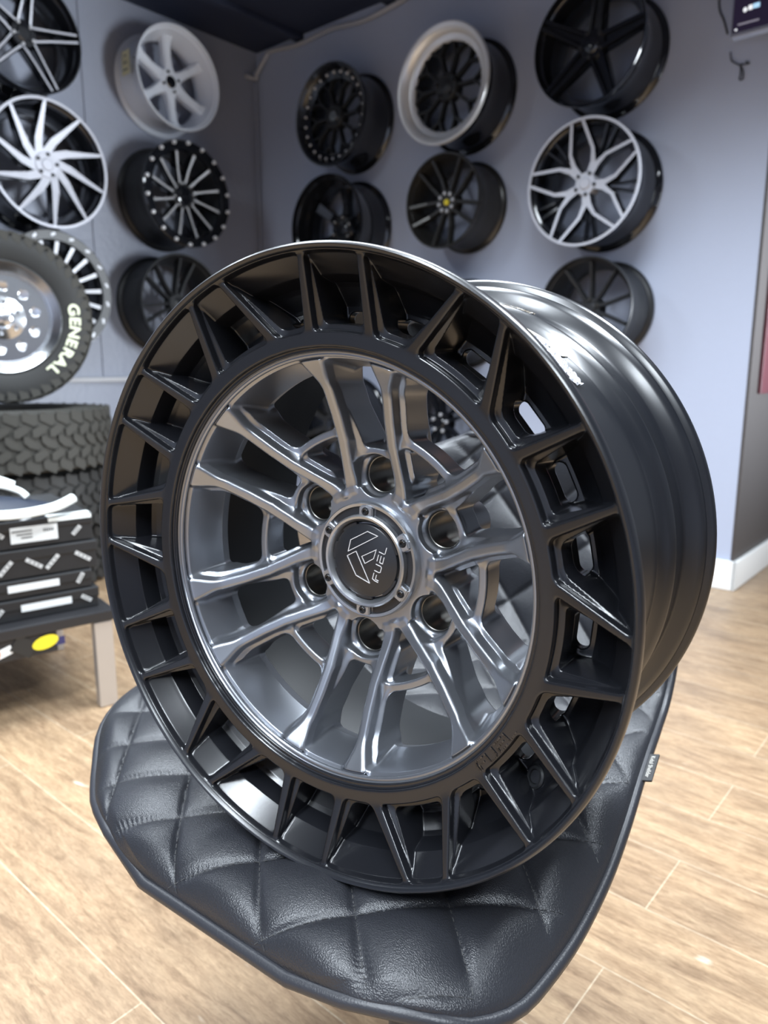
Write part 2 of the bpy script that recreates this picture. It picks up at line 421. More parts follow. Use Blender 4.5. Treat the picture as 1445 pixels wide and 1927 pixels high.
dtop = sinterp([0, 58, 66, 75, 100, 140, 160, 168, 260], [83.5, 83.5, 82, 78, 66, 47.5, 32.0, 28, 28])
DISH = [(162.6, 36), (168, 33), (168, 82), (160, 82), (157, 72), (157.6, 68)]

def sdf_gun(x, y, z):
    r, a = fold(x, y); d = -z
    px, py = r*np.cos(a), r*np.sin(a)
    pc = np.radians(phic(r)); slope = r*np.radians(phic(r+1)-phic(r-1))/2; cb = 1/np.sqrt(1+slope*slope)
    dt = dtop(r); t = d-dt
    h0 = 4.2+5.2*sst(143, 162, r)+1.2*(1-sst(60, 80, r))
    LU = 4.2*sst(82, 90, r)*(1-sst(96, 128, r)); LV = 3.7*sst(72, 82, r)*(1-sst(152, 164, r))
    com = h0+.22*np.clip(t, 0, 10)+.03*np.maximum(t-10, 0)
    stp = sst(9.5, 12.5, t)
    hu = com+LU*stp; hv = com+LV*stp
    def sp(ang):
        s = r*(ang-pc)*cb
        side = np.where(s > 0, s-hv, -s-hu)
        f = smax(side*.96, -t*.9, 2.6)
        f = smax(f, r-161.8, .9)
        back = np.interp(r, [0, 60, 90, 130, 168], [140, 138, 122, 97, 79])
        return smax(f, d-back, 3)
    f1 = smax(sp(a), 56-r, 2); f2 = smax(sp(S60-a), 56-r, 2)
    f = smin(f1, f2, 6)
    hub = smax(smax(r-60.5, 83.6-d, 1.5), d-140, 2)
    f = smin(f, hub, 2.2)
    dl = np.hypot(px-70, py)
    boss = smax(dl-19.5, 91.5-d, 2); boss = smax(boss, d-140, 2)
    f = smin(f, boss, 3)
    br_ = smax(smax(np.abs(r-89.5)-3.6-.05*np.maximum(d-84, 0), 82.5-d, 2.2), a*r-24, 2); br_ = smax(br_, d-108, 2)
    f = smin(f, br_, 6)
    vb = smax(smax(np.abs(r-107)-3.6, 73-d, 2.2), (S60/2-a)*r-30, 2); vb = smax(vb, d-97, 2)
    f = smin(f, vb, 7)
    # cut: the lug holes
    f = smax(f, 15.0-dl, 1.6)
    f = smax(f, 16.4-.7*np.clip(d-91.5, -2, 2)-dl, 1.2)
    dish = polysd(r, d, DISH)-.6
    f = smin(f, dish, 5)
    fl1 = np.hypot(r-165.0, d-31.0)-1.9
    fl2 = np.hypot(r-168.2, d-29.5)-1.7
    f = smin(f, np.minimum(fl1, fl2), 1.2)
    f = smax(f, 44-r, 1)
    return f
dtb = sinterp([0, 166, 171, 181, 224, 232, 240], [24, 22.6, 22.0, 21.4, 8.3, 6.0, 4.5])
FLOORP = [(235.6, 4.5), (234.4, 5.0), (233.2, 10.5), (222.5, 23.5), (220.4, 26), (216.8, 41), (213.5, 44.5), (203, 52.5), (200, 54), (181, 54), (169, 54), (169, 61), (205.5, 61), (214.5, 53), (221, 42), (224, 35), (226.8, 25), (229.5, 17), (233, 12.5), (236, 8.5)]
def seg2(px, py, a, b_):
    ex, ey = b_[0]-a[0], b_[1]-a[1]; wx, wy = px-a[0], py-a[1]
    t = np.clip((wx*ex+wy*ey)/(ex*ex+ey*ey), 0, 1); return np.hypot(wx-ex*t, wy-ey*t), t
def pol(r, deg): return (r*math.cos(R_(deg)), r*math.sin(R_(deg)))
def sdf_black(x, y, z):
    r, a = fold(x, y); d = -z
    px, py = r*np.cos(a), r*np.sin(a)
    mx_, my_ = r*np.cos(S60-a), r*np.sin(S60-a)
    t = d-dtb(r)
    w2 = np.abs(r-175.6)-5.4
    w2 = smin(w2, 234.2-r, 2.0)
    for A, B in ((pol(178, 8.5), pol(236, 6.1)), (pol(178, 18.9), pol(236, 25.9))):
        d1, t1 = seg2(px, py, A, B); s1 = d1-(4.0-1.5*t1)
        w2 = smin(w2, s1, 5.5)
    d1, t1 = seg2(mx_, my_, pol(178, 18.9), pol(236, 25.9)); w2 = smin(w2, d1-(4.0-1.5*t1), 5.5)
    d1, t1 = seg2(px, -py, pol(178, 8.5), pol(236, 6.1)); w2 = smin(w2, d1-(4.0-1.5*t1), 5.5)
    tap = np.clip((236-r)/50, 0, 1)
    wid = (.06*np.clip(t, 0, 7)+4.6*sst(6.5, 8.5, t)+.10*np.maximum(t-8, 0))*tap
    fr = smax((w2-wid)*.97, -t*.95, 1.5); fr = smax(fr, d-60, 1); fr = smax(fr, r-np.interp(d, [0, 4, 12, 17, 25, 35, 50, 61], [236, 236, 233.5, 229.3, 226.3, 221.5, 213, 207]), .6)
    st_ = polysd(r, d, [(167.6, 26.5), (172, 26.5), (172, 62), (167.6, 62)])-.6
    f = smin(fr, st_, .8)
    flr = polysd(r, d, FLOORP)-.5
    f = smin(f, flr, 1.8)
    for deg in (0, 14.2, 30):
        sx, sy = pol(190.5, deg); c, s = math.cos(R_(deg)), math.sin(R_(deg))
        u = (px-sx)*c+(py-sy)*s; v = -(px-sx)*s+(py-sy)*c
        ss = np.hypot(u, np.maximum(np.abs(v)-8.3, 0))-5.3
        f = smax(f, -smax(ss, 44-d, .5), 1.2)
    return f

def surface_nets(fn, r0, r1, nr, nt_, z0, z1, nz):
    rs = np.linspace(r0, r1, nr); ts = np.arange(nt_+1)*(S60/nt_); zs = np.linspace(z0, z1, nz)
    Rg, Tg, Zg = np.meshgrid(rs, ts, zs, indexing='ij')
    F = fn((Rg*np.cos(Tg)).ravel(), (Rg*np.sin(Tg)).ravel(), Zg.ravel()).reshape(nr, nt_+1, nz)
    F[:, -1, :] = F[:, 0, :]
    G = F < 0
    corners = [(i, j, k) for i in (0, 1) for j in (0, 1) for k in (0, 1)]
    cnt = sum(G[i:nr-1+i, j:nt_+j, k:nz-1+k].astype(np.int8) for i, j, k in corners)
    I, J, K = np.nonzero((cnt > 0) & (cnt < 8))
    ids = -np.ones((nr-1, nt_, nz-1), np.int64); ids[I, J, K] = np.arange(len(I))
    acc = np.zeros((len(I), 3)); num = np.zeros(len(I))
    for c in corners:
        for ax in range(3):
            if c[ax]: continue
            e = list(c); e[ax] = 1
            f0 = F[I+c[0], J+c[1], K+c[2]]; f1 = F[I+e[0], J+e[1], K+e[2]]
            cr = (f0 < 0) != (f1 < 0); tt = np.where(cr, f0/np.where(cr, f0-f1, 1), 0)
            for q in range(3): acc[:, q] += np.where(cr, c[q]+(tt if q == ax else 0), 0)
            num += cr
    acc /= num[:, None]
    rr = r0+(I+acc[:, 0])*(r1-r0)/(nr-1); tt = (J+acc[:, 1])*S60/nt_; zz = z0+(K+acc[:, 2])*(z1-z0)/(nz-1)
    P = np.stack([rr*np.cos(tt), rr*np.sin(tt), zz], 1)
    def grad(P, e=.35):
        g = []
        for q in range(3):
            A = P.copy(); A[:, q] += e; B = P.copy(); B[:, q] -= e
            g.append((fn(*A.T)-fn(*B.T))/(2*e))
        return np.stack(g, 1)
    for _ in range(2):
        g = grad(P); f = fn(*P.T); st = f[:, None]*g/np.maximum((g*g).sum(1), .25)[:, None]
        P -= np.clip(st, -.6, .6)
    Nn = grad(P, .5); Nn /= np.maximum(np.linalg.norm(Nn, axis=1), 1e-6)[:, None]
    nv = len(P); quads = []; sect = []
    def emit(m, cells, flip):
        i, j, k = np.nonzero(m)
        q = []; sh = []
        for di, dj, dk in cells:
            jj = j+dj; sh.append(np.where(jj < 0, -1, 0)); q.append(ids[i+di, jj % nt_, k+dk])
        q = np.stack(q, 1); sh = np.stack(sh, 1)
        fl_ = flip(i, j, k); q[fl_] = q[fl_][:, ::-1]; sh[fl_] = sh[fl_][:, ::-1]
        ok = (q >= 0).all(1); quads.append(q[ok]); sect.append(sh[ok])
    # edges along r, theta and z
    m = np.zeros(F.shape, bool); m[:-1, :nt_, 1:-1] = G[:-1, :nt_, 1:-1] != G[1:, :nt_, 1:-1]
    emit(m, [(0, -1, -1), (0, 0, -1), (0, 0, 0), (0, -1, 0)], lambda i, j, k: ~G[i, j, k])
    m = np.zeros(F.shape, bool); m[1:-1, :nt_, 1:-1] = G[1:-1, :nt_, 1:-1] != G[1:-1, 1:nt_+1, 1:-1]
    emit(m, [(-1, 0, -1), (-1, 0, 0), (0, 0, 0), (0, 0, -1)], lambda i, j, k: ~G[i, j, k])
    m = np.zeros(F.shape, bool); m[1:-1, :nt_, :-1] = G[1:-1, :nt_, :-1] != G[1:-1, :nt_, 1:]
    emit(m, [(-1, -1, 0), (0, -1, 0), (0, 0, 0), (-1, 0, 0)], lambda i, j, k: ~G[i, j, k])
    Q = np.concatenate(quads); Sh = np.concatenate(sect)
    allP = []; allN = []; allQ = []
    for s in range(6):
        c, sn = math.cos(s*S60), math.sin(s*S60); Rm = np.array([[c, -sn, 0], [sn, c, 0], [0, 0, 1]])
        allP.append(P@Rm.T); allN.append(Nn@Rm.T); allQ.append(Q+((s+Sh) % 6)*nv)
    return np.concatenate(allP), np.concatenate(allN), np.concatenate(allQ)
def sdf_part(name, fn, args, m):
    P, Nn, Q = surface_nets(fn, *args)
    me = bpy.data.meshes.new(name); me.vertices.add(len(P)); me.vertices.foreach_set('co', (P*WS).astype(np.float32).ravel())
    me.loops.add(Q.size); me.loops.foreach_set('vertex_index', Q.astype(np.int32).ravel())
    me.polygons.add(len(Q)); me.polygons.foreach_set('loop_start', np.arange(0, Q.size, 4, dtype=np.int32)); me.polygons.foreach_set('loop_total', np.full(len(Q), 4, np.int32))
    me.update(calc_edges=True); me.validate()
    # outward orientation check against the gradient
    pn = np.zeros(len(me.polygons)*3); me.polygons.foreach_get('normal', pn); pn = pn.reshape(-1, 3)
    if (pn*Nn[Q[:, 0]]).sum() < 0: me.flip_normals()
    me.polygons.foreach_set('use_smooth', [True]*len(me.polygons))
    me.normals_split_custom_set_from_vertices(Nn.tolist())
    return link(name, me, m, wheel)
spk = sdf_part('spoke_centre', sdf_gun, (42.0, 171.5, 118, 132, -142.5, -24.5, 108), M['gun'])
spk['label'] = 'dark grey satin spokes and hub'
ring = sdf_part('outer_ring', sdf_black, (164.0, 236.6, 74, 220, -73.5, -1.5, 74), M['satin'])
ring['label'] = 'black outer ring of short angled spokes'
mm = lambda L: [(r*WS, -d*WS) for r, d in L]
barrel = link('barrel', lathe(mm([(233.4, 8), (234.2, 4.8), (234.8, 2.5), (235.9, .9), (237.3, .5), (238.6, 1.4), (239.4, 3.4), (239.7, 6.5), (239.4, 10), (238, 13.4), (235.3, 16), (232, 17.5), (229.8, 20), (227.5, 30), (223, 42), (217, 53), (212.5, 62), (210.2, 70), (209.2, 76), (208.5, 172), (209, 178), (214.5, 184), (218.6, 190), (219, 195), (216.6, 199), (216.4, 228), (218.5, 234), (227, 238), (231, 242), (232.6, 247), (236.4, 248.5), (238.6, 251), (238.9, 255), (237.5, 257), (234, 257), (229, 254)]), 256), M['barrel'], wheel, smooth=50)
barrel['label'] = 'satin black barrel'
link('inner_barrel', lathe(mm([(229, 254), (224, 250), (206.5, 240), (202.5, 200), (201, 180), (200.5, 66), (204, 60), (212, 50), (225, 34), (231, 20), (233.4, 8)]), 192), M['inner'], wheel, smooth=50)['label'] = 'matt black inside of the barrel'
# hub sleeves: bare steel in the lug holes
for k in range(6):
    a = TH0+k*S60; s = link('lug_hole_sleeve', lathe(mm([(14.3, 96), (15.0, 95.6), (15.6, 97), (15.6, 139), (13.6, 139), (12.4, 132), (13.9, 118)]), 40, closed=True), M['sleeve'], wheel, smooth=True)
    place(s, (.070*math.cos(a), .070*math.sin(a), 0))
link('hub_bore', lathe(mm([(44.5, 84), (46, 84), (46, 138), (44.5, 138)]), 64, closed=True), M['blacksteel'], wheel, smooth=True)
# ---- centre cap
capm = bpy.data.objects.new('centre_cap', lathe(mm([(0, 80.5), (31.5, 80.5), (33.3, 78.5), (34.0, 75.5), (35.5, 73.2), (37.3, 72.8), (38.6, 74), (38.9, 79.5), (44.6, 79.8), (45.2, 77.0), (47.4, 76.6), (48.4, 78.0), (48.8, 84.5), (50.6, 85), (50.6, 90), (0, 90)]), 128))
COL.objects.link(capm); capm.data.materials.append(M['gunlight']); capm.parent = wheel
for p in capm.data.polygons: p.use_smooth = True
capm.data.set_sharp_from_angle(angle=R_(40)); capm['label'] = 'round grey centre cap with black face'
CAP0 = 22
for k in range(6):
    a0 = CAP0+60*k
    # bridge between the arc pockets, carrying a screw
    pts = [pol(37.2, a0-10), pol(45.6, a0-8), pol(46.2, a0), pol(45.6, a0+8), pol(37.2, a0+10)]
    link('screw_pad', prism([(x*WS, y*WS) for x, y in pts], -.0845, -.0745, .0009), M['gunlight'], capm)
    sx, sy = pol(41.6, a0)
    s = link('cap_screw', lathe(mm([(0, 74.3), (1.5, 74.3), (1.5, 73.2), (2.4, 73.0), (3.1, 73.6), (3.5, 74.6), (3.5, 76), (0, 76)]), 20), M['blacksteel'], capm, smooth=True); place(s, (sx*WS, sy*WS, 0))
    # black floor of each pocket
    n_ = 10; inn = [pol(39.0, a0+11+38*i/n_) for i in range(n_+1)]; out = [pol(44.6, a0+10+40*i/n_) for i in range(n_, -1, -1)]
    link('pocket_floor', prism([(x*WS, y*WS) for x, y in inn+out], -.0803, -.0788), M['capblack'], capm)
lg = link('cap_logo_plate', lathe(mm([(0, 76.2), (29.8, 76.2), (30.6, 76.8), (30.8, 80.4)]), 96), M['capblack'], capm, smooth=True); lg['label'] = 'black logo plate'
# stepped notches round the plate
for a0, a1 in ((100, 128), (150, 178), (192, 232), (246, 276), (296, 330), (10, 60)):
    n_ = 8; inn = [pol(29.9, a0+(a1-a0)*i/n_) for i in range(n_+1)]; out = [pol(32.6, a0+(a1-a0)*i/n_) for i in range(n_, -1, -1)]
    link('plate_tab', prism([(x*WS, y*WS) for x, y in inn+out], -.0805, -.0768, .0004), M['capblack'], capm)
P1 = [(5.3, 24.6), (14.8, 20.8), (-15.9, 7.7), (-12.2, 17.4)]
P2 = [(-17.3, 3.9), (-7.9, 7.9), (2.9, -18.6), (-10.1, -12.5)]
P3 = [(12.3, 9.6), (9.0, 2.2), (-.1, -2.1), (-2.6, 3.7)]
mmp = lambda L, s=.001: [(x*s, y*s) for x, y in L]
em = link('emblem', bars([mmp(p+[p[0]]) for p in (P1, P2, P3)], .00052, .0007, -.0764), M['boltsilver'], lg); em['label'] = 'thin silver outline emblem'
GLY = {'F': [[(0, 0), (0, .55), (.12, 1), (.9, 1)], [(.22, .5), (.8, .5)], [(.22, 0), (.22, .32)]],
       'U': [[(0, 1), (0, .2), (.12, 0), (.75, 0), (.87, .2), (.87, 1)]],
       'E': [[(.85, 1), (.05, 1)], [(.85, .52), (0, .52), (0, 0), (.85, 0)]],
       'L': [[(0, 1), (0, .15), (.12, 0), (.9, 0)]]}
def word(org, dx, up, adv):
    out = []
    for i, ch in enumerate('FUEL'):
        for ln in GLY[ch]:
            out.append([(org[0]+dx[0]*(i*adv+u*.78)+up[0]*v, org[1]+dx[1]*(i*adv+u*.78)+up[1]*v) for u, v in ln])
    return out
dx = Vector((12.4, 31.0)); dxn = dx/4.0
up = Vector((-dx.y, dx.x)).normalized()*5.6
wl = word((11.0, -17.5), (dxn.x, dxn.y), (up.x, up.y), 1.0)
link('cap_lettering', bars([mmp(l) for l in wl], .00055, .0007, -.0764), M['boltsilver'], lg)['label'] = 'thin silver letters'
# raised letters on the ring, reading outwards
rl = []
for i, ch in enumerate('FUEL'):
    for ln in GLY[ch]:
        fine = []
        for (u, v), (u2, v2) in zip(ln[:-1], ln[1:]): fine += [(u+(u2-u)*q/4, v+(v2-v)*q/4) for q in range(4)]
        fine.append(ln[-1]); q = []
        for u, v in fine:
            an = R_(312.3+(i+u*.78)*3.75); rad = 179.4-v*6.6; q.append((rad*math.cos(an)*WS, rad*math.sin(an)*WS))
        rl.append(q)
link('ring_lettering', bars(rl, .0011, .0011, -.0222), M['gloss'], wheel)['label'] = 'raised black letters'
# valve hole in one of the pockets
an = R_(316.2); vl = link('valve_hole_ring', lathe([(.0045, 0), (.0052, .002), (.0072, .0022), (.0084, .001), (.0084, -.006), (.0045, -.006)], 32, closed=True), M['matte'], wheel, smooth=True)
er = Vector((math.cos(an), math.sin(an), 0)); zz = (Vector((0, 0, 1))*.79-er*.61).normalized(); xx = Vector((-math.sin(an), math.cos(an), 0)); yy = zz.cross(xx)
vl.matrix_local = frame(er*.2078+Vector((0, 0, -.0485)), xx, yy, zz)
vh = link('valve_bore', cyl(.0046, .004, 20, -.003), M['wire'], vl)
# label and film stuck on the barrel
def patch(name, r, d0, d1, t0, t1, m, th=.0004, nseg=14, rag=0.0, parent=wheel, wrinkle=0.0, taper=None):
    vs = []; fs = []; nd = 10
    for i in range(nseg+1):
        t = R_(t0+(t1-t0)*i/nseg)
        wgt = 1 if taper is None else taper(i/nseg)
        for j in range(nd+1):
            mid = (d0+d1)/2; d = mid+(d0+(d1-d0)*j/nd-mid)*wgt + (random.uniform(-rag, rag) if j in (0, nd) else 0)
            rr = (r+th*1000+random.uniform(0, wrinkle))*WS
            vs.append((rr*math.cos(t), rr*math.sin(t), -d*WS))
    for i in range(nseg):
        for j in range(nd):
            q = i*(nd+1)+j; fs.append((q, q+1, q+nd+2, q+nd+1))
    return link(name, me_from(vs, fs), m, parent)
lab = patch('barrel_label', 209.1, 160, 176, 46, 58, M['cream'], th=.0004); lab['label'] = 'cream paper label on the barrel'
for i in range(3):
    patch('label_print', 209.5, 161+i*3, 161.8+i*3, 51.5, 56, M['tabletop'], .0002, parent=lab)
fm = patch('crumpled_film', 209.2, 109, 153, 37, 53, M['film'], .0006, 30, 2.0, wrinkle=2.4, taper=lambda u: .28+.72*min(1, u*1.5)); fm['label'] = 'crumpled clear film stuck to the barrel'
fm2 = patch('film_strip', 216.9, 203, 222, 62, 76, M['browntape'], .0006, 26, 1.5, wrinkle=1.6); fm2['label'] = 'torn brown tape over the bead seat'

# ------------------------------------------------------------------ the chair
SF = Vector((-.6, -.8, 0)); SS = Vector((.8, -.6, 0)); UPV = Vector((0, 0, 1))   # front, viewer's right, up
FC = Vector((-.139, .587, 0))                   # middle of the front edge
chair = thing('quilted_chair', 'black quilted leather chair with piped edge holding the big wheel', 'chair', frame(Vector((FC.x, FC.y, 0)), SS, -SF, UPV))
# profile down the middle: depth from the front edge, height
PROF = [(-.063, .424), (-.059, .434), (-.045, .444), (-.018, .4495), (.05, .451), (.20, .451), (.34, .453), (.43, .462), (.485, .488), (.52, .531), (.545, .586), (.567, .646), (.582, .70), (.589, .735), (.591, .752)]
def resample(P, n):
    P = np.array(P); P = np.array([v[:] for v in [p.to_tuple() for p in spline([(a, 0, b_) for a, b_ in P], 16)]])
    s = np.concatenate([[0], np.cumsum(np.linalg.norm(np.diff(P, axis=0), axis=1))]); u = np.linspace(0, s[-1], n)
    return np.stack([np.interp(u, s, P[:, 0]), np.interp(u, s, P[:, 2])], 1), u
NQ, NP_ = 300, 220
PR, SL = resample(PROF, NQ)
TOT = SL[-1]
T2 = np.gradient(PR, axis=0); T2 /= np.linalg.norm(T2, axis=1)[:, None]; N2 = np.stack([-T2[:, 1], T2[:, 0]], 1)
HWID = .27
# left and right limits of the seat (seen from the front), by length along the profile; and how far each side edge drops or lifts
UB = [0, .008, .02, .035, .06, .09, .13, .18, .25, .32, .40, .48, .56, .66, .74, .80, .83, TOT]
LB = [-.022, -.068, -.103, -.143, -.184, -.226, -.276, -.302, -.308, -.298, -.285, -.272, -.266, -.26, -.245, -.205, -.165, -.10]
RB = [.12, .188, .216, .245, .264, .276, .280, .281, .277, .269, .258, .248, .242, .236, .222, .186, .15, .09]
LZ = [0, 0, 0, -.004, -.012, -.010, .0, .012, .022, .028, .028, .02, 0, 0, 0, 0, 0, 0]
RZ = [0, 0, -.002, -.006, -.014, -.020, -.022, -.022, -.018, -.010, .005, .012, .005, 0, 0, 0, 0, 0]
def sm(xs, ys, k=17):
    g = np.linspace(0, TOT, 900); sp_ = spline([(a, b_, 0) for a, b_ in zip(xs, ys)], 12); v = np.interp(g, [q.x for q in sp_], [q.y for q in sp_]); w_ = np.hanning(k+2)[1:-1]; w_ /= w_.sum()
    vp = np.concatenate([np.full(k//2, v[0]), v, np.full(k//2, v[-1])]); v = np.convolve(vp, w_, 'valid')
    return lambda x: float(np.interp(x, g, v))
fLB, fRB, fLZ, fRZ = sm(UB, LB, 25), sm(UB, RB, 25), sm(UB, LZ, 61), sm(UB, RZ, 61)
QL, QP, QU = .101, .055, .062
def quilt(p, u):
    a = ((p-QP)+(u-QU))/QL; c = ((p-QP)-(u-QU))/QL
    fa = np.abs(a-np.round(a))*2; fc = np.abs(c-np.round(c))*2        # 0 on the seams, 1 half way between
    puff = np.sqrt(np.clip(np.sin(fa*PI/2)*np.sin(fc*PI/2), 0, 1))
    gr = np.maximum(np.clip(1-fa*9, 0, 1), np.clip(1-fc*9, 0, 1))
    return .0085*puff-.0016*gr
vs = np.zeros((NQ, NP_, 3)); seam = []
for i in range(NQ):
    u = SL[i]; lb, rb = fLB(u), fRB(u); p = np.linspace(lb, rb, NP_)
    edge = np.minimum(p-lb, rb-p)                          # distance in from the side edge
    dq = quilt(p, u)
    fade = np.clip(edge/.035, 0, 1)*np.clip(min(u, TOT-u)/.03, 0, 1); fade = fade*fade*(3-2*fade)
    wl_ = np.clip(1-(p-lb)/.10, 0, 1)**2; wr_ = np.clip(1-(rb-p)/.10, 0, 1)**2
    rnd = .012*(1-np.sqrt(np.clip(1-np.clip(1-edge/.022, 0, 1)**2, 0, 1)))*np.clip(u/.05, 0, 1)
    h = dq*fade-rnd+wl_*fLZ(u)+wr_*fRZ(u)
    vs[i, :, 0] = p; vs[i, :, 1] = PR[i, 0]+N2[i, 0]*h; vs[i, :, 2] = PR[i, 1]+N2[i, 1]*h
    # curl of the backrest round the sitter
    vs[i, :, 1] -= .10*np.clip((u-.47)/.3, 0, 1)*(p/HWID)**2
V = vs.reshape(-1, 3); fs = [(i*NP_+j, i*NP_+j+1, (i+1)*NP_+j+1, (i+1)*NP_+j) for i in range(NQ-1) for j in range(NP_-1)]
seat = link('seat_shell', me_from(V, fs), M['leather'], chair, smooth=80); seat['label'] = 'quilted black leather seat and low backrest'
# underside
und = []; UQ = list(range(0, NQ, 12))+[NQ-1]
V2 = []; F2 = []; NPU = 21
for i in UQ:
    for j in range(NPU):
        q = vs[i, round(j*(NP_-1)/(NPU-1))]
        inn = 1-abs(2*j/(NPU-1)-1)**6
        k_ = .045*inn*math.sin(PI*min(1, max(0, SL[i]/TOT)))**.4
        V2.append((q[0]*.995, q[1]-N2[i, 0]*k_, q[2]-N2[i, 1]*k_-.002))
for i in range(len(UQ)-1):
    for j in range(NPU-1): F2.append((i*NPU+j, (i+1)*NPU+j, (i+1)*NPU+j+1, i*NPU+j+1))
link('seat_underside', me_from(V2, F2), M['matte'], chair, smooth=True)
# piping along the whole outline
outl = [vs[0, j] for j in range(0, NP_, 6)]+[vs[i, NP_-1] for i in range(3, NQ-3, 5)]+[vs[NQ-1, j] for j in range(NP_-1, -1, -6)]+[vs[i, 0] for i in range(NQ-3, 2, -5)]
outl = [Vector(q)+Vector((0, 0, -.003)) for q in outl]
link('piping', tube(outl, .0056, 10, True), M['piping'], chair, smooth=True)['label'] = 'rounded leather piping'
# stitched seams as fine thread dashes
def surf(p, u):
    i = min(max(np.interp(u, SL, np.arange(NQ)), 0), NQ-1); lb, rb = fLB(u), fRB(u); j = (p-lb)/(rb-lb)*(NP_-1)
    i0 = int(min(i, NQ-2)); j0 = int(min(max(j, 0), NP_-2)); fi, fj = i-i0, j-j0
    return (vs[i0, j0]*(1-fi)*(1-fj)+vs[i0+1, j0]*fi*(1-fj)+vs[i0, j0+1]*(1-fi)*fj+vs[i0+1, j0+1]*fi*fj), N2[i0]
tb = bmesh.new()
for sg in (1, -1):
    for k in range(-14, 16):
        u = 0.006; step = .0048
        while u < TOT-.012:
            p = QP+QL*k-sg*(u-QU); u2 = u+step*.62; p2 = QP+QL*k-sg*(u2-QU)
            if fLB(u)+.006 < p < fRB(u)-.006 and fLB(u2)+.006 < p2 < fRB(u2)-.006:
                a, n1 = surf(p, u); c, n2 = surf(p2, u2)
                a = Vector(a)+Vector((0, n1[0], n1[1]))*.0005; c = Vector(c)+Vector((0, n2[0], n2[1]))*.0005
                d = (c-a).normalized(); nn = Vector((0, n1[0], n1[1])); s_ = d.cross(nn).normalized()*.0004
                q = [tb.verts.new(x) for x in (a-s_, a+s_, c+s_, c-s_)]; tb.faces.new(q)
            u += step
link('stitching', bm_me(tb), M['thread'], chair)['label'] = 'grey thread stitching'
# pedestal under the seat
link('column', cyl(.03, .385, 32, .02), M['chairleg'], chair, smooth=30).location = (.075, .19, 0)
link('base', lathe([(0, .03), (.03, .03), (.05, .024), (.12, .014), (.13, .006), (.13, .001), (0, .001)], 64), M['chairleg'], chair, smooth=30).location = (.075, .19, 0)
link('seat_frame', box(.28, .28, .02, .006, c=(.03, .19, .408)), M['chairleg'], chair)
# woven tag on the right-hand piping
def frame_at(u):
    a, _ = surf(fRB(u)*.999, u); c, _ = surf(fRB(u+.02)*.999, u+.02); return Vector(a), (Vector(c)-Vector(a)).normalized()
ta, td = frame_at(.405)
tg = link('maker_tag', box(.044, .011, .0022, .0006), M['tagblack'], chair)
tx = -td; ty = Vector((1, 0, .25)); ty = (ty-tx*ty.dot(tx)).normalized(); tz = tx.cross(ty)
if tz.z < 0: ty = ty; tz = -tz; tx = ty.cross(tz)
tg.matrix_local = frame(ta+Vector((.0075, 0, .001)), tx, ty, tz)
tt = text_me('Kidol Shellder', .0062, .0002); tx_o = link('tag_lettering', tt, M['tagtext'], tg); place(tx_o, (0, 0, .0014))

# ------------------------------------------------------------------ wheels on the walls
def bar(path, m2=False):
    """a spoke lofted along path points (x, y, z, half top width, half base width, thickness)"""
    vs = []; fs = []; mi = []; n = len(path)
    for i, (x, y, z, wt, wb, t) in enumerate(path):
        a = path[max(i-1, 0)]; c = path[min(i+1, n-1)]; d = Vector((c[0]-a[0], c[1]-a[1])).normalized(); p = Vector((-d.y, d.x))
        for u, v in ((-wb, -t), (-wb, -.28*t), (-wt, 0), (wt, 0), (wb, -.28*t), (wb, -t)): vs.append((x+p.x*u, y+p.y*u, z+v))
    for i in range(n-1):
        for j in range(6):
            k = (j+1) % 6; fs.append((i*6+j, (i+1)*6+j, (i+1)*6+k, i*6+k)); mi.append(1 if (j == 2 and m2) else 0)
    fs.append(tuple(range(5, -1, -1))); fs.append(tuple((n-1)*6+j for j in range(6))); mi += [0, 0]
    me = me_from(vs, fs)
    bm = bmesh.new(); bm.from_mesh(me); bmesh.ops.recalc_face_normals(bm, faces=bm.faces); bm.to_mesh(me); bm.free()
    me.polygons.foreach_set('material_index', mi); return me
def ppath(pts, R, rot=0.0):
    out = []
    for r, ang, z, wt, wb, t in pts:
        a = R_(ang+rot); out.append((R*r*math.cos(a), R*r*math.sin(a), R*z, R*wt, R*wb, R*t))
    return out
def opath(pts, R, rot=0.0):
    """points given as (radius, sideways offset, ...) in a frame turned by rot"""
    c, s = math.cos(R_(rot)), math.sin(R_(rot)); out = []
    for r, o, z, wt, wb, t in pts: out.append((R*(r*c-o*s), R*(r*s+o*c), R*z, R*wt, R*wb, R*t))
    return out
def rim_prof(R, W, lip=.05, dish=.06):
    return [(R*(1-lip), -.006), (R*(1-lip*.8), -.001), (R*.992, 0), (R, -.004), (R, -.012), (R*.965, -.018), (R*.92, -.024), (R*.91, -.045), (R*.84, -.075), (R*.84, -W*.68), (R*.91, -W*.82), (R*.915, -W+.02), (R*.985, -W+.012), (R, -W+.006), (R*.99, -W), (R*.96, -W), (R*.885, -W+.03), (R*.80, -W*.7), (R*.80, -dish-.03), (R*(1-lip)-.012, -dish*.75), (R*(1-lip)-.004, -.018)]
HANG = []
def hung_wheel(label, px, py, hpx, side, W, name='display_wheel', rim=None, lip=.05, dish=.06, face=None, group=None):
    N, c, X = (NR, CR, ER) if side == 'R' else (NL, CL, EL)
    P = on_wall(px, py, N, c-W-.004); k = (P-O).dot(Vector((0, CT, -ST))); R = hpx/2*k/FPX
    t = thing(name, label, 'wheel', frame(P, X, Vector((0, 0, 1)), N), group)
    b_ = link('barrel', lathe(rim_prof(R, W, lip, dish), 72, closed=True), rim, t, smooth=45)
    HANG.append(label); return t, R
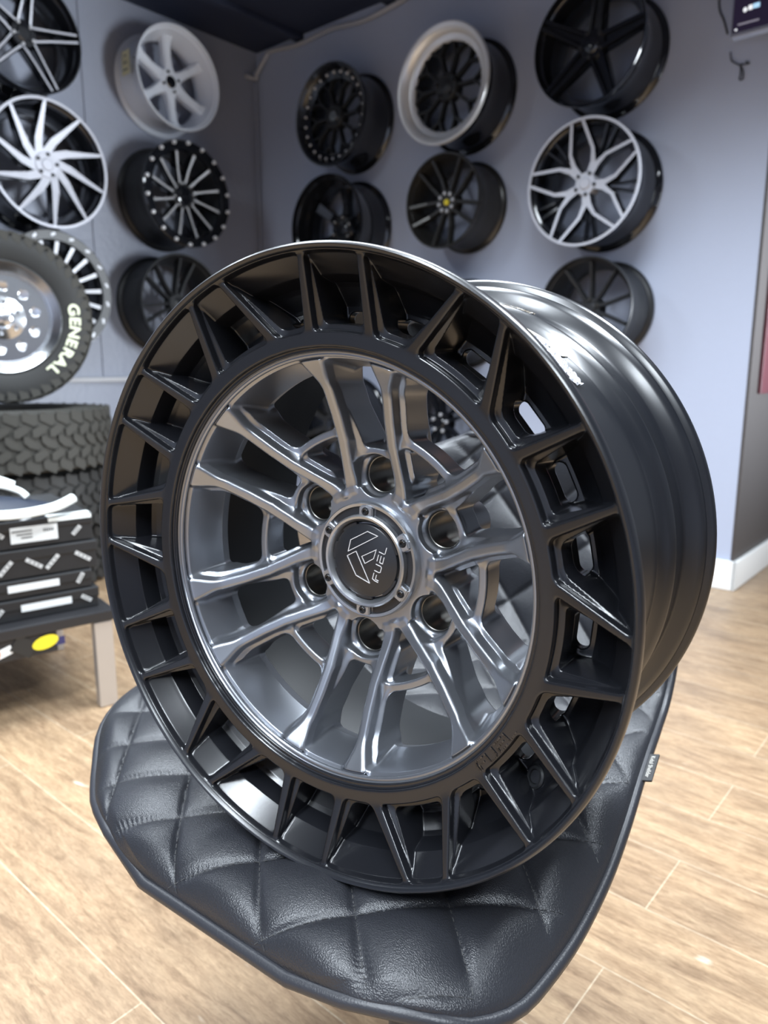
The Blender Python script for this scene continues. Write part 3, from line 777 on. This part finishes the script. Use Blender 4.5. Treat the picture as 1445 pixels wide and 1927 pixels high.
def disc_hub(t, R, r, z, th, m, cap_m, cap_r=.13, label=None):
    h = link('hub', lathe([(0, z), (r*R*.9, z), (r*R, z-.008), (r*R, z-th), (0, z-th)], 40), m, t, smooth=True)
    cpo = link('centre_cap', lathe([(0, z+.006), (cap_r*R*.8, z+.006), (cap_r*R, z+.001), (cap_r*R, z-.01), (0, z-.01)], 32), cap_m, t, smooth=True)
    return h
def nuts(t, R, n, rad, z, m, r=.035, rot=0, name='lug_hole'):
    for k in range(n):
        a = R_(rot+360*k/n); o = link(name, cyl(R*r, .006, 14, z, .001), m, t, smooth=True); place(o, (R*rad*math.cos(a), R*rad*math.sin(a), 0))

# left wall, top left: five twin spokes, machined faces
t, R = hung_wheel('black wheel with five machined split spokes at the top left of the wall', 52, 58, 214, 'L', .215, rim=M['gloss'], lip=.04, dish=.05)
for k in range(5):
    for s in (-1, 1):
        link('spoke', bar(opath([(.16, s*.11, -.16, .02, .045, .2), (.45, s*.085, -.10, .018, .04, .2), (.95, s*.058, -.02, .018, .035, .17)], R, 9+72*k), True), [M['gloss'], M['silver']], t)
disc_hub(t, R, .24, -.035, .06, M['gloss'], M['gloss'], .13); nuts(t, R, 5, .18, -.034, M['milled'], .028, 45)

# left wall: white six spoke
t, R = hung_wheel('white six spoke wheel with a paper tag on its barrel', 339, 147, 182, 'L', .20, rim=M['whitewheel'], lip=.035, dish=.075)
for k in range(6):
    link('spoke', bar(opath([(.10, 0, -.33, .13, .15, .2), (.32, 0, -.34, .075, .10, .2), (.52, 0, -.33, .05, .085, .2), (.76, 0, -.30, .06, .10, .2), (.86, 0, -.25, .085, .12, .2)], R, 33+60*k)), M['whitewheel'], t)
disc_hub(t, R, .26, -.075, .05, M['whitewheel'], M['gloss'], .12); nuts(t, R, 4, .19, -.074, M['wire'], .03, 20)
tgp = link('paper_tag', box(.065, .0015, .105, .0005), M['paper'], t)
tgp.matrix_local = frame(Vector((-R*.97, .03, -.10)), Vector((0, 0, 1)), Vector((-1, .05, 0)).normalized(), Vector((.05, 1, 0)).normalized()); tgp['label'] = 'cream paper tag'
for i in range(3): place(link('tag_print', box(.02+.01*i, .0006, .006), M['wire'], tgp), (-.004, .001, .03-.03*i))

# left wall: silver directional blades
t, R = hung_wheel('large silver faced wheel with ten swirling blade spokes on the left wall', 95, 308, 231, 'L', .225, rim=M['gloss'], lip=.03, dish=.05)
for k in range(10):
    link('spoke', bar(ppath([(.17, 40, -.13, .065, .075, .2), (.40, 16, -.11, .06, .07, .2), (.66, 5, -.07, .04, .05, .2), (.965, 0, -.012, .022, .03, .15)], R, 18+36*k), True), [M['gloss'], M['silver']], t)
disc_hub(t, R, .21, -.028, .06, M['silver'], M['silver'], .10); nuts(t, R, 5, .165, -.027, M['wire'], .03, 10)
link('face_ring', lathe([(R*.955, .0005), (R*.995, .0005), (R*.995, -.004), (R*.955, -.006)], 90, closed=True), M['silver'], t, smooth=True)['label'] = 'silver outer ring'

# left wall: beadlock with bolts
t, R = hung_wheel('black wheel with a ring of bright bolts round its rim', 355, 366, 190, 'L', .235, rim=M['matte'], lip=.16, dish=.07)
link('bead_ring', lathe([(R*.80, -.012), (R*.82, -.001), (R*.98, .004), (R*1.0, -.002), (R*.99, -.02), (R*.8, -.03)], 80, closed=True), M['gloss'], t, smooth=True)
for k in range(18):
    a = R_(8+20*k); o = link('bolt', lathe([(0, .016), (.006, .015), (.0095, .009), (.0095, 0), (0, 0)], 12), M['boltsilver'], t, smooth=True); place(o, (R*.95*math.cos(a), R*.95*math.sin(a), .001))
for k in range(12):
    link('spoke', bar(opath([(.24, .03, -.16, .022, .035, .2), (.5, .035, -.12, .02, .035, .2), (.80, .03, -.05, .028, .04, .16)], R, 12+30*k), True), [M['gloss'], M['milled']], t)
disc_hub(t, R, .27, -.04, .05, M['matte'], M['gloss'], .19)
nuts(t, R, 8, .225, -.036, M['milled'], .02, 10, 'bolt')

# left wall, behind the tyre
t, R = hung_wheel('black wheel with bright milled spokes half hidden behind the lettered tyre', 108, 548, 222, 'L', .23, rim=M['gloss'], lip=.14, dish=.06)
link('face_ring', lathe([(R*.82, -.008), (R*.84, 0), (R*.98, .002), (R, -.004), (R*.98, -.02), (R*.82, -.03)], 80, closed=True), M['matte'], t, smooth=True)
for k in range(18):
    link('spoke', bar(opath([(.22, 0, -.14, .02, .03, .2), (.55, 0, -.10, .026, .034, .2), (.83, 0, -.03, .034, .042, .16)], R, 4+20*k), True), [M['gloss'], M['milled']], t)
    a = R_(10+20*k); o = link('milled_notch', box(.022, .011, .004, .001), M['milled'], t); place(o, (R*.92*math.cos(a), R*.92*math.sin(a), .002), a+PI/2+.5)
disc_hub(t, R, .25, -.03, .05, M['gloss'], M['gloss'], .15)

# left wall, lowest: matte black spokes
t, R = hung_wheel('matte black wheel with plain straight spokes low on the wall beside the corner', 346, 571, 180, 'L', .225, rim=M['matte'], lip=.045, dish=.06)
for k in range(6):
    for s in (-1, 1):
        link('spoke', bar(opath([(.16, s*.05, -.24, .02, .03, .16), (.5, s*.10, -.2, .02, .03, .16), (.90, s*.17, -.10, .022, .035, .14)], R, 16+60*k)), M['matte'], t)
disc_hub(t, R, .22, -.045, .05, M['matte'], M['matte'], .13)

def mesh_wheel(t, R, m, n=10, rr=.78, zr=-.22, zh=-.20):
    for k in range(n):
        a = 360*k/n
        link('spoke', bar(ppath([(.18, 0, zh, .022, .032, .12), (.45, 0, zh-.01, .02, .03, .12), (.56, 0, zh, .022, .032, .12)], R, a)), m, t)
        for s in (-1, 1):
            link('spoke_fork', bar(ppath([(.55, 0, zh, .018, .027, .12), (.68, s*7, zh, .017, .026, .12), (rr+.03, s*13, zr, .018, .028, .12)], R, a)), m, t)
# right wall, first column
t, R = hung_wheel('gloss black mesh wheel ringed with tiny bright rivets', 618, 215, 181, 'R', .215, rim=M['gloss'], lip=.05, dish=.055)
mesh_wheel(t, R, M['matte'])
link('stepped_lip', lathe([(R*.72, -.042), (R*.80, -.036), (R*.86, -.03), (R*.9, -.012), (R*.955, -.004), (R*.955, -.03), (R*.80, -.055)], 72, closed=True), M['gloss'], t, smooth=30)
for k in range(26):
    a = R_(5+360*k/26); o = link('rivet', lathe([(0, .008), (.004, .007), (.0065, .003), (.0065, 0), (0, 0)], 10), M['boltsilver'], t, smooth=True); place(o, (R*.83*math.cos(a), R*.83*math.sin(a), -.034))
disc_hub(t, R, .24, -.036, .05, M['matte'], M['gloss'], .13); nuts(t, R, 5, .19, -.035, M['wire'], .03)

# right wall: mesh with polished lip
t, R = hung_wheel('black mesh wheel with a wide polished silver lip on the right wall', 829, 158, 211, 'R', .225, rim=M['gloss'], lip=.06, dish=.05)
mesh_wheel(t, R, M['matte'], 10, .74, -.2, -.19)
lp = link('polished_lip', lathe([(R*.735, -.05), (R*.745, -.043), (R*.79, -.036), (R*.84, -.034), (R*.87, -.014), (R*.9, -.006), (R*.96, .002), (R*.995, .002), (R*1.004, -.003), (R*1.0, -.014), (R*.95, -.02), (R*.74, -.058)], 96, closed=True), M['polish'], t, smooth=30); lp['label'] = 'polished silver stepped lip'
disc_hub(t, R, .24, -.034, .05, M['matte'], M['matte'], .13); nuts(t, R, 5, .18, -.033, M['gloss'], .032, 20)

# right wall, top: five twin spokes, gloss black
t, R = hung_wheel('gloss black five spoke wheel at the top of the right wall below the ceiling', 1105, 77, 226, 'R', .225, rim=M['gloss'], lip=.035, dish=.05)
for k in range(5):
    for s in (-1, 1):
        link('spoke', bar(opath([(.14, s*.10, -.16, .03, .055, .2), (.45, s*.085, -.11, .028, .05, .2), (.96, s*.055, -.02, .03, .045, .16)], R, 7+72*k)), M['gloss'], t)
    link('spoke_web', bar(opath([(.2, 0, -.22, .07, .08, .12), (.55, 0, -.16, .06, .07, .12), (.94, 0, -.08, .05, .06, .1)], R, 7+72*k)), M['gloss'], t)
disc_hub(t, R, .24, -.035, .05, M['gloss'], M['gloss'], .14); nuts(t, R, 5, .2, -.034, M['wire'], .032, 43)

# right wall: deep dish
t, R = hung_wheel('gloss black deep dish wheel with stubby spokes, partly behind the big wheel', 611, 425, 184, 'R', .225, rim=M['gloss'], lip=.04, dish=.12)
for k in range(6):
    link('spoke', bar(opath([(.2, 0, -.60, .12, .14, .14), (.45, 0, -.56, .085, .10, .14), (.80, 0, -.44, .10, .13, .14)], R, 22+60*k)), M['gloss'], t)
disc_hub(t, R, .3, -.12, .05, M['gloss'], M['gloss'], .16); nuts(t, R, 6, .24, -.117, M['chrome'], .03, 20, 'lug_nut')

# right wall: bronze-black split five spoke with yellow cap
t, R = hung_wheel('dark bronze wheel of five split spokes with a small yellow centre cap', 830, 378, 171, 'R', .22, rim=M['bronze'], lip=.045, dish=.055)
for k in range(5):
    for s in (-1, 1):
        link('spoke', bar(opath([(.18, s*.075, -.2, .03, .045, .16), (.5, s*.15, -.17, .028, .042, .16), (.93, s*.21, -.06, .03, .045, .14)], R, 122+72*k)), M['bronze'], t)
disc_hub(t, R, .27, -.04, .05, M['bronze'], M['yellow'], .07); nuts(t, R, 8, .19, -.036, M['milled'], .04, 10, 'lug_nut')

# right wall: machined snowflake
t, R = hung_wheel('black wheel with a machined silver snowflake face of five angular loops', 1094, 343, 229, 'R', .215, rim=M['gloss'], lip=.03, dish=.05)
for k in range(5):
    for s in (-1, 1):
        link('spoke', bar(opath([(.12, s*.05, -.13, .03, .045, .18), (.30, s*.17, -.12, .045, .055, .18), (.50, s*.20, -.09, .028, .04, .18), (.965, s*.095, -.012, .024, .034, .14)], R, 98+72*k), True), [M['gloss'], M['silver']], t)
        link('rear_spoke', bar(opath([(.2, s*.03, -.2, .02, .03, .12), (.6, s*.05, -.18, .018, .028, .12), (.93, s*.09, -.1, .02, .03, .1)], R, 62+72*k)), M['gloss'], t)
disc_hub(t, R, .19, -.028, .05, M['silver'], M['silver'], .10); nuts(t, R, 5, .17, -.0275, M['wire'], .028, 62)
link('face_ring', lathe([(R*.957, .0005), (R*.998, .0005), (R*.998, -.004), (R*.957, -.006)], 90, closed=True), M['silver'], t, smooth=True)['label'] = 'silver outer ring'

# right wall: ten thin spokes
t, R = hung_wheel('satin black wheel with ten thin spokes showing above the big wheel barrel', 1098, 580, 188, 'R', .22, rim=M['matte'], lip=.04, dish=.06)
for k in range(10):
    link('spoke', bar(opath([(.18, 0, -.24, .03, .045, .14), (.5, 0, -.2, .022, .035, .14), (.90, 0, -.08, .022, .032, .14)], R, 14+36*k)), M['matte'], t)
disc_hub(t, R, .24, -.05, .05, M['matte'], M['matte'], .13); nuts(t, R, 5, .18, -.048, M['bronze'], .045, 20, 'lug_nut')
# glimpsed through and above the big wheel
t, R = hung_wheel('black wheel whose top edge just shows above the big wheel rim', 826, 606, 172, 'R', .225, rim=M['matte'], lip=.045, dish=.06)
for k in range(5):
    link('spoke', bar(opath([(.15, 0, -.2, .08, .1, .16), (.5, 0, -.17, .06, .08, .16), (.92, 0, -.06, .05, .07, .14)], R, 30+72*k)), M['matte'], t)
disc_hub(t, R, .24, -.04, .05, M['matte'], M['matte'], .13)
t, R = hung_wheel('shiny dark wheel glimpsed through the upper left spoke gap of the big wheel', 612, 800, 182, 'R', .225, rim=M['gloss'], lip=.045, dish=.06)
for k in range(8):
    link('spoke', bar(opath([(.15, 0, -.2, .05, .07, .16), (.5, 0, -.17, .05, .07, .16), (.92, 0, -.06, .06, .08, .14)], R, 20+45*k)), M['bronze'], t)
disc_hub(t, R, .24, -.04, .05, M['bronze'], M['gloss'], .13)
t, R = hung_wheel('black split spoke wheel glimpsed through the upper right gap of the big wheel', 818, 797, 170, 'R', .22, rim=M['gloss'], lip=.045, dish=.06)
for k in range(5):
    for s in (-1, 1):
        link('spoke', bar(opath([(.18, s*.06, -.2, .03, .045, .16), (.5, s*.10, -.17, .028, .042, .16), (.93, s*.17, -.06, .03, .045, .14)], R, 100+72*k)), M['gloss'], t)
disc_hub(t, R, .25, -.04, .05, M['gloss'], M['gloss'], .12); nuts(t, R, 5, .19, -.038, M['milled'], .04, 10, 'lug_nut')

# ------------------------------------------------------------------ tyres on the left
def tyre_prof(Ro, Ri, W):
    h = W/2
    return [(Ri, -h*.78), (Ri+.006, -h*.86), (Ri+.03, -h*.94), (Ri+(Ro-Ri)*.5, -h), (Ro-.03, -h*.97), (Ro-.012, -h*.9), (Ro-.010, 0), (Ro-.012, h*.9), (Ro-.03, h*.97), (Ri+(Ro-Ri)*.5, h), (Ri+.03, h*.94), (Ri+.006, h*.86), (Ri, h*.78), (Ri+.02, 0)]
def tread(Ro, W, rows=5, n=38, kind=0):
    bm = bmesh.new(); h = W/2
    for row in range(rows):
        zc = -h*.76+1.52*h*row/(rows-1); off = .5*(row % 2)
        for k in range(n):
            a = 2*PI*(k+off)/n; da = 2*PI/n*.40; dz = 1.6*h/(rows-1)*.42
            sh = .012*(1 if row % 2 else -1)
            if row in (0, rows-1): prof = [(-1, -1), (.7, -1), (1, -.2), (1, 1), (-.6, 1), (-1, .4)]
            else: prof = [(-1, -.5), (-.3, -1), (1, -.7), (.8, .5), (.2, 1), (-1, .8)]
            lo = []; hi = []
            for u, v in prof:
                an = a+u*da; z = zc+v*dz+sh*u
                for lst, rr in ((lo, Ro-.014), (hi, Ro-(.004 if row in (0, rows-1) else 0))):
                    lst.append(bm.verts.new((rr*math.cos(an), rr*math.sin(an), z)))
            bm.faces.new(hi)
            m_ = len(prof)
            for q in range(m_): bm.faces.new((lo[q], lo[(q+1) % m_], hi[(q+1) % m_], hi[q]))
    if kind:   # shoulder lugs on both sidewalls
        for sgn in (-1, 1):
            for k in range(n):
                a = 2*PI*(k+.25)/n; da = 2*PI/n*.36; lo = []; hi = []
                for rr, u in ((Ro-.045, -1), (Ro-.008, -1), (Ro-.008, 1), (Ro-.03, 1)):
                    an = a+u*da; lo.append(bm.verts.new((rr*math.cos(an), rr*math.sin(an), sgn*h*.9))); hi.append(bm.verts.new((rr*math.cos(an), rr*math.sin(an), sgn*h*.99)))
                bm.faces.new(hi)
                for q in range(4): bm.faces.new((lo[q], lo[(q+1) % 4], hi[(q+1) % 4], hi[q]))
    return bm_me(bm)
SC = at_depth(20, 840, 2.88); SC.z = 0
TW = .222
names = [('dark tyre lying flat at the bottom of the tyre stack behind the boxes', .36),
         ('tyre lying flat in the middle of the stack just above the box tops', .372),
         ('dusty all terrain tyre lying flat under the standing lettered tyre', .375)]
for i, (lb, ro) in enumerate(names):
    t = thing('tyre', lb, 'tyre', Matrix.Translation(Vector((SC.x-.02*(2-i), SC.y+.03*(2-i), TW*(i+.5)*1.045+.003))) @ Matrix.Rotation(.4*i, 4, 'Z'), 'tyres lying flat in the stack')
    link('casing', lathe(tyre_prof(ro, .20, TW), 96, closed=True), M['rubberdust'] if i == 2 else M['rubber'], t, smooth=45)
    link('tread', tread(ro, TW, 5, 40), M['rubberdust'] if i == 2 else M['rubber'], t)
topz = TW*3*1.045+.006
# standing tyre with chrome wheel; its axle looks to the right and forward
TN = Vector((.40, -.917, .05)).normalized(); TX = Vector((0, 0, 1)).cross(TN).normalized(); TY = TN.cross(TX)
RO = .318
tc_ = at_depth(8, 618, 2.86)
t = thing('lettered_tyre', 'off road tyre with pale raised letters mounted on a chrome wheel, standing on the stack', 'tyre', frame(Vector((tc_.x, tc_.y, topz+RO+.002)), TX, TY, TN))
TWS = .215
link('casing', lathe(tyre_prof(RO, .195, TWS), 120, closed=True), M['rubber'], t, smooth=45)
link('tread', tread(RO, TWS, 6, 44, 1), M['rubberdust'], t)
lt = bmesh.new(); me_all = []
for i, ch in enumerate('GENERAL'):
    me = text_me(ch, .056, .0016, .0, .0016)
    an = R_(7-i*9.6); rad = .250
    Mx = frame(Vector((rad*math.cos(an), rad*math.sin(an), TWS/2*.985+.0015)), Vector((math.sin(an), -math.cos(an), 0)), Vector((math.cos(an), math.sin(an), 0)), Vector((0, 0, 1)))
    me.transform(Mx @ Matrix.Diagonal((1.1, .95, 1, 1))); lt.from_mesh(me)
link('lettering', bm_me(lt), M['letter'], t)['label'] = 'pale raised letters'
rimc = link('chrome_wheel', lathe([(.085, .02), (.10, .045), (.15, .052), (.165, .06), (.172, .085), (.19, .094), (.203, .102), (.207, .098), (.204, .09), (.195, .08), (.195, -.09), (.205, -.1), (.2, -.104), (.18, -.09), (.18, 0), (.155, .035), (.1, .03)], 96, closed=True), M['chrome'], t, smooth=35); rimc['label'] = 'polished chrome wheel'
pl = link('wheel_disc', plate_with_holes(.16, [(.118*math.cos(R_(36*k+12)), .118*math.sin(R_(36*k+12)), .0185) for k in range(10)], .012, .004), M['chrome'], rimc); place(pl, (0, 0, .052))
link('wheel_back', cyl(.17, .01, 48, .0), M['wire'], rimc)
link('hub_cap', lathe([(0, .10), (.02, .10), (.035, .092), (.042, .075), (.07, .066), (.085, .06), (.085, .05), (0, .05)], 48), M['chrome'], rimc, smooth=30)
for k in range(6):
    a = R_(60*k+20); o = link('lug_nut', cyl(.009, .016, 6, .06, .002), M['chrome'], rimc); place(o, (.058*math.cos(a), .058*math.sin(a), 0))

# ------------------------------------------------------------------ low bench, boxes and what lies on them
BF = Vector((.76, -.65, 0)).normalized()       # the way the bench looks, out from the left wall
b0 = on_z(0, 1388, 0); b1 = on_z(208, 1330, 0)
BE = (b1-b0); BE.z = 0; BE.normalize(); BF = Vector((BE.y, -BE.x, 0))
ORG = b1.copy(); ORG.z = 0                      # right front foot of the bench
bench = thing('low_bench', 'low dark bench with stickers along its edge carrying the boxes', 'bench', frame(ORG, BE, -BF, UPV))
BH = .255; BL = 1.5; BD = .52
link('bench_top', box(BL, BD, .028, .004, c=(-BL/2+.03, BD/2, BH-.014)), M['tabletop'], bench)
link('front_rail', box(BL-.10, .02, .05, .002, c=(-BL/2-.06, .015, BH-.053)), M['tabletop'], bench)
for x, y in ((.0, .02), (.0, BD-.03), (-BL+.08, .02), (-BL+.08, BD-.03)):
    link('leg', box(.045, .03, BH-.03, .003, c=(x, y, (BH-.03)/2+.001)), M['legsteel'], bench)
def sticker(name, x, z, w_, h_, m, rot=0, round_=False, y=.0045):
    if round_: me = prism([(w_/2*math.cos(2*PI*i/20), h_/2*math.sin(2*PI*i/20)) for i in range(20)], 0, .0008)
    else: me = box(w_, h_, .0008)
    o = link(name, me, m, bench); o.matrix_local = Matrix.Translation((x, y, z)) @ Matrix.Rotation(PI/2, 4, 'X') @ Matrix.Rotation(rot, 4, 'Z'); return o
for x, w_, h_, m_, rot, rd in ((-.138, .06, .032, 'yellow', .2, True), (-.142, .035, .014, 'yellow', 0, True), (-.105, .022, .02, 'navyst', 0, False), (-.185, .05, .04, 'blackst', -.6, False), (-.188, .034, .006, 'whitest', -.6, False), (-.186, .034, .006, 'whitest', .9, False),
                              (-.232, .045, .02, 'whitest', .3, False), (-.25, .03, .03, 'orange', 0, True), (-.262, .022, .022, 'redst', .2, False), (-.292, .05, .045, 'green', .5, False), (-.288, .03, .012, 'whitest', .5, False), (-.33, .05, .03, 'redst', 0, False), (-.34, .04, .045, 'whitest', .2, True), (-.37, .05, .04, 'green', -.2, False)):
    sticker('sticker', x, BH-.052+random.uniform(-.004, .006), w_, h_, M[m_], rot, rd, .0045-random.uniform(.0002, .0032))
# four black card boxes
NB = 4; bh = [.052, .045, .070, .068]; z = BH+.001
labels = ['lowest black printed box resting on the bench', 'second black printed box up from the bench', 'third black printed box up from the bench', 'top black printed box of the stack carrying the navy cloth item']
bw, bd = .62, .36
topbox = None
for i in range(NB):
    h = bh[i]; sh = (.0, -.012, .006, .002)[i]
    t = thing('card_box', labels[i], 'box', frame(ORG+BE*(-bw/2+.008+sh)+(-BF)*(bd/2+.045+.004*i)+Vector((0, 0, z)), BE, -BF, UPV), 'black printed boxes stacked on the bench')
    link('body', box(bw-.006, bd-.006, h-.022, .002, c=(0, 0, (h-.022)/2)), M['boxcard'], t)
    link('lid', box(bw, bd, .026, .003, c=(0, 0, h-.0145)), M['boxcard'], t)
    fy = -bd/2-.0006
    def mark(nm, x, zz_, w_, h_, m_, rot=0):
        o = link(nm, box(w_, h_, .0006), m_, t); o.matrix_local = Matrix.Translation((x, fy, zz_)) @ Matrix.Rotation(PI/2, 4, 'X') @ Matrix.Rotation(rot, 4, 'Z'); return o
    if i == 3: mark('shipping_label', .172, h*.47, .105, .038, M['paperwhite'])['label'] = 'white paper label'
    if i == 3:
        for q in range(3): mark('label_print', .145+.005*q, h*.47+.009-.008*q, .045-.01*q, .0028, M['boxcard']).location.y -= .0005
        for q in range(5): mark('label_print', .194+.005*q, h*.47+.006, .003, .007, M['boxcard']).location.y -= .0005
    if i < 2: mark('shipping_label', .185-.012*i, h*.55, .115, .017, M['paperwhite'])['label'] = 'white strip label'
    for q in range(10):
        x = -.27+.06*q+random.uniform(-.012, .012); rot = random.choice((.8, -.7, 1.0, -.6))
        if i == 3 and .10 < x < .24: continue
        if i < 2 and .11 < x < .255: continue
        big = .042 if (i == 2) else .027
        o = mark('printed_mark', x, h*random.uniform(.3, .65), big, .0095, M['print'], rot)
        for s in range(3):
            o2 = link('mark_gap', box(.0028, .0048, .0003), M['boxcard'], o); place(o2, (-big*.25+s*big*.25, 0, .0004))
    if i == 3:
        for x, y in ((.13, -.15), (.16, -.165), (-.1, -.1), (-.17, -.14), (.06, -.1)):
            o = link('printed_mark', box(.036, .012, .0006), M['print'], t); place(o, (x, y, h-.0012), random.choice((.8, -.7)))
        o = link('white_tape', box(.10, .022, .0012), M['whitecloth'], t); place(o, (.255, -.163, h-.0008), .03)
        o = link('white_tape', box(.10, .0012, .010), M['whitecloth'], t); place(o, (.255, fy-.0006, h-.0075), 0)
    z += h+.0012
# navy item with white edging
cl = thing('folded_cloth', 'navy cloth item with thick white edging lying on the top box', 'cloth', frame(ORG+BE*(-.262)+(-BF)*(.13)+Vector((0, 0, z)), BE, -BF, UPV))
nv = []; nf = []
for i in range(25):
    u = i/24
    for j in range(13):
        v = j/12-.5; w_ = .15*math.sin(PI*min(1, .08+u*.95))**.5
        nv.append((-.2+.42*u, v*w_, .004+.055*max(0, math.cos(v*PI))*math.sin(PI*(.15+.8*u))))
for i in range(24):
    for j in range(12): nf.append((i*13+j, (i+1)*13+j, (i+1)*13+j+1, i*13+j+1))
bmx = bmesh.new(); me = me_from(nv, nf); bmx.from_mesh(me); r_ = bmesh.ops.solidify(bmx, geom=bmx.faces[:], thickness=.004)
link('cloth_body', bm_me(bmx), M['navy'], cl, smooth=True)
for pts, rr in ((((-.17, -.02, .062), (-.08, -.085, .04), (.06, -.115, .022), (.17, -.09, .022), (.235, -.05, .034)), .012),
               (((-.17, -.01, .065), (-.05, -.03, .078), (.06, -.01, .08), (.12, .0, .06), (.14, -.01, .042)), .009),
               (((-.12, .02, .066), (-.02, .03, .092), (.06, .03, .094), (.12, .02, .07)), .009)):
    link('white_edging', tube(spline(pts, 8), rr, 10, flat=.75), M['whitecloth'], cl, smooth=True)

# ------------------------------------------------------------------ corner pipe, wires and the screen
hp = [on_wall(462, 143, NL, CL-.02), on_wall(482, 148, NL, CL-.02), CORNER+Vector((0, 0, on_wall(497, 140, NR, CR).z))+NR*.03+NL*.03]
hp += [on_wall(x, y, NR, CR-.018) for x, y in ((500, 108), (510, 96), (560, 84), (618, 56), (640, 50), (690, 36), (765, -4))]
tag(link('ceiling_hose', tube(spline(hp, 8), .011, 10), M['hose'], smooth=True), 'pale grey hose sagging along the ceiling edge of the right wall', 'hose')
cz = on_wall(497, 150, NR, CR).z
cc = CORNER+NR*.03+NL*.02
tag(link('corner_conduit', tube([(cc.x, cc.y, cz-.02), (cc.x, cc.y, .12)], .008, 8), M['wall_left'], smooth=True), 'thin grey conduit running down the corner between the walls', 'pipe')
# screen: bottom left corner shows
PB = on_wall(1373, 72, NR, CR-.13)
tv = thing('wall_screen', 'flat screen with a silver edge mounted high at the right end of the wall', 'screen', frame(PB, ER, -NR, UPV))
TWD, THT = .62, .36
link('casing', box(TWD, .035, THT, .004, c=(TWD/2, .0205, THT/2)), M['tvframe'], tv)
link('display', box(TWD-.012, .003, THT-.018, c=(TWD/2, .0015, THT/2+.004)), M['screen'], tv)
def glow(name, x, z_, w_, h_, m_, rd=False):
    me = prism([(w_/2*math.cos(2*PI*i/20), h_/2*math.sin(2*PI*i/20)) for i in range(20)], 0, .0008) if rd else box(w_, h_, .0008)
    o = link(name, me, M[m_], tv); o.matrix_local = Matrix.Translation((x, -.0006, z_)) @ Matrix.Rotation(PI/2, 4, 'X'); return o
glow('picture_block', .21, .20, .26, .2, 'scr_orange'); glow('picture_icon', .058, .125, .030, .034, 'scr_blue', True); glow('picture_icon', .042, .074, .012, .014, 'scr_white', True)
glow('picture_icon', .058, .077, .012, .014, 'scr_white'); glow('picture_icon', .076, .078, .020, .014, 'scr_blue'); glow('picture_line', .055, .034, .065, .005, 'scr_grey'); glow('picture_icon', .018, .02, .008, .006, 'scr_white', True)
link('wall_bracket', box(.34, .095, .2, .006, c=(.36, .084, .08)), M['tvback'], tv)
tag(link('screen_cable', tube(spline([on_wall(x, y, NR, CR-.004) for x, y in ((1353, -12), (1354, 18), (1362, 38), (1369, 64))], 6), .003, 8), M['wire'], smooth=True), 'thin dark cable hanging beside the screen edge', 'cable')
tag(link('wire_loop', tube(spline([on_wall(x, y, NR, CR-.006) for x, y in ((1374, 98), (1376, 113), (1384, 119), (1393, 124), (1393, 140), (1391, 149), (1397, 149), (1398, 136), (1394, 122), (1402, 121), (1409, 119), (1403, 116))], 6), .0022, 8), M['wire'], smooth=True), 'twisted loop of wire sticking out of the right wall under the screen', 'wire')
bpy.context.view_layer.update()
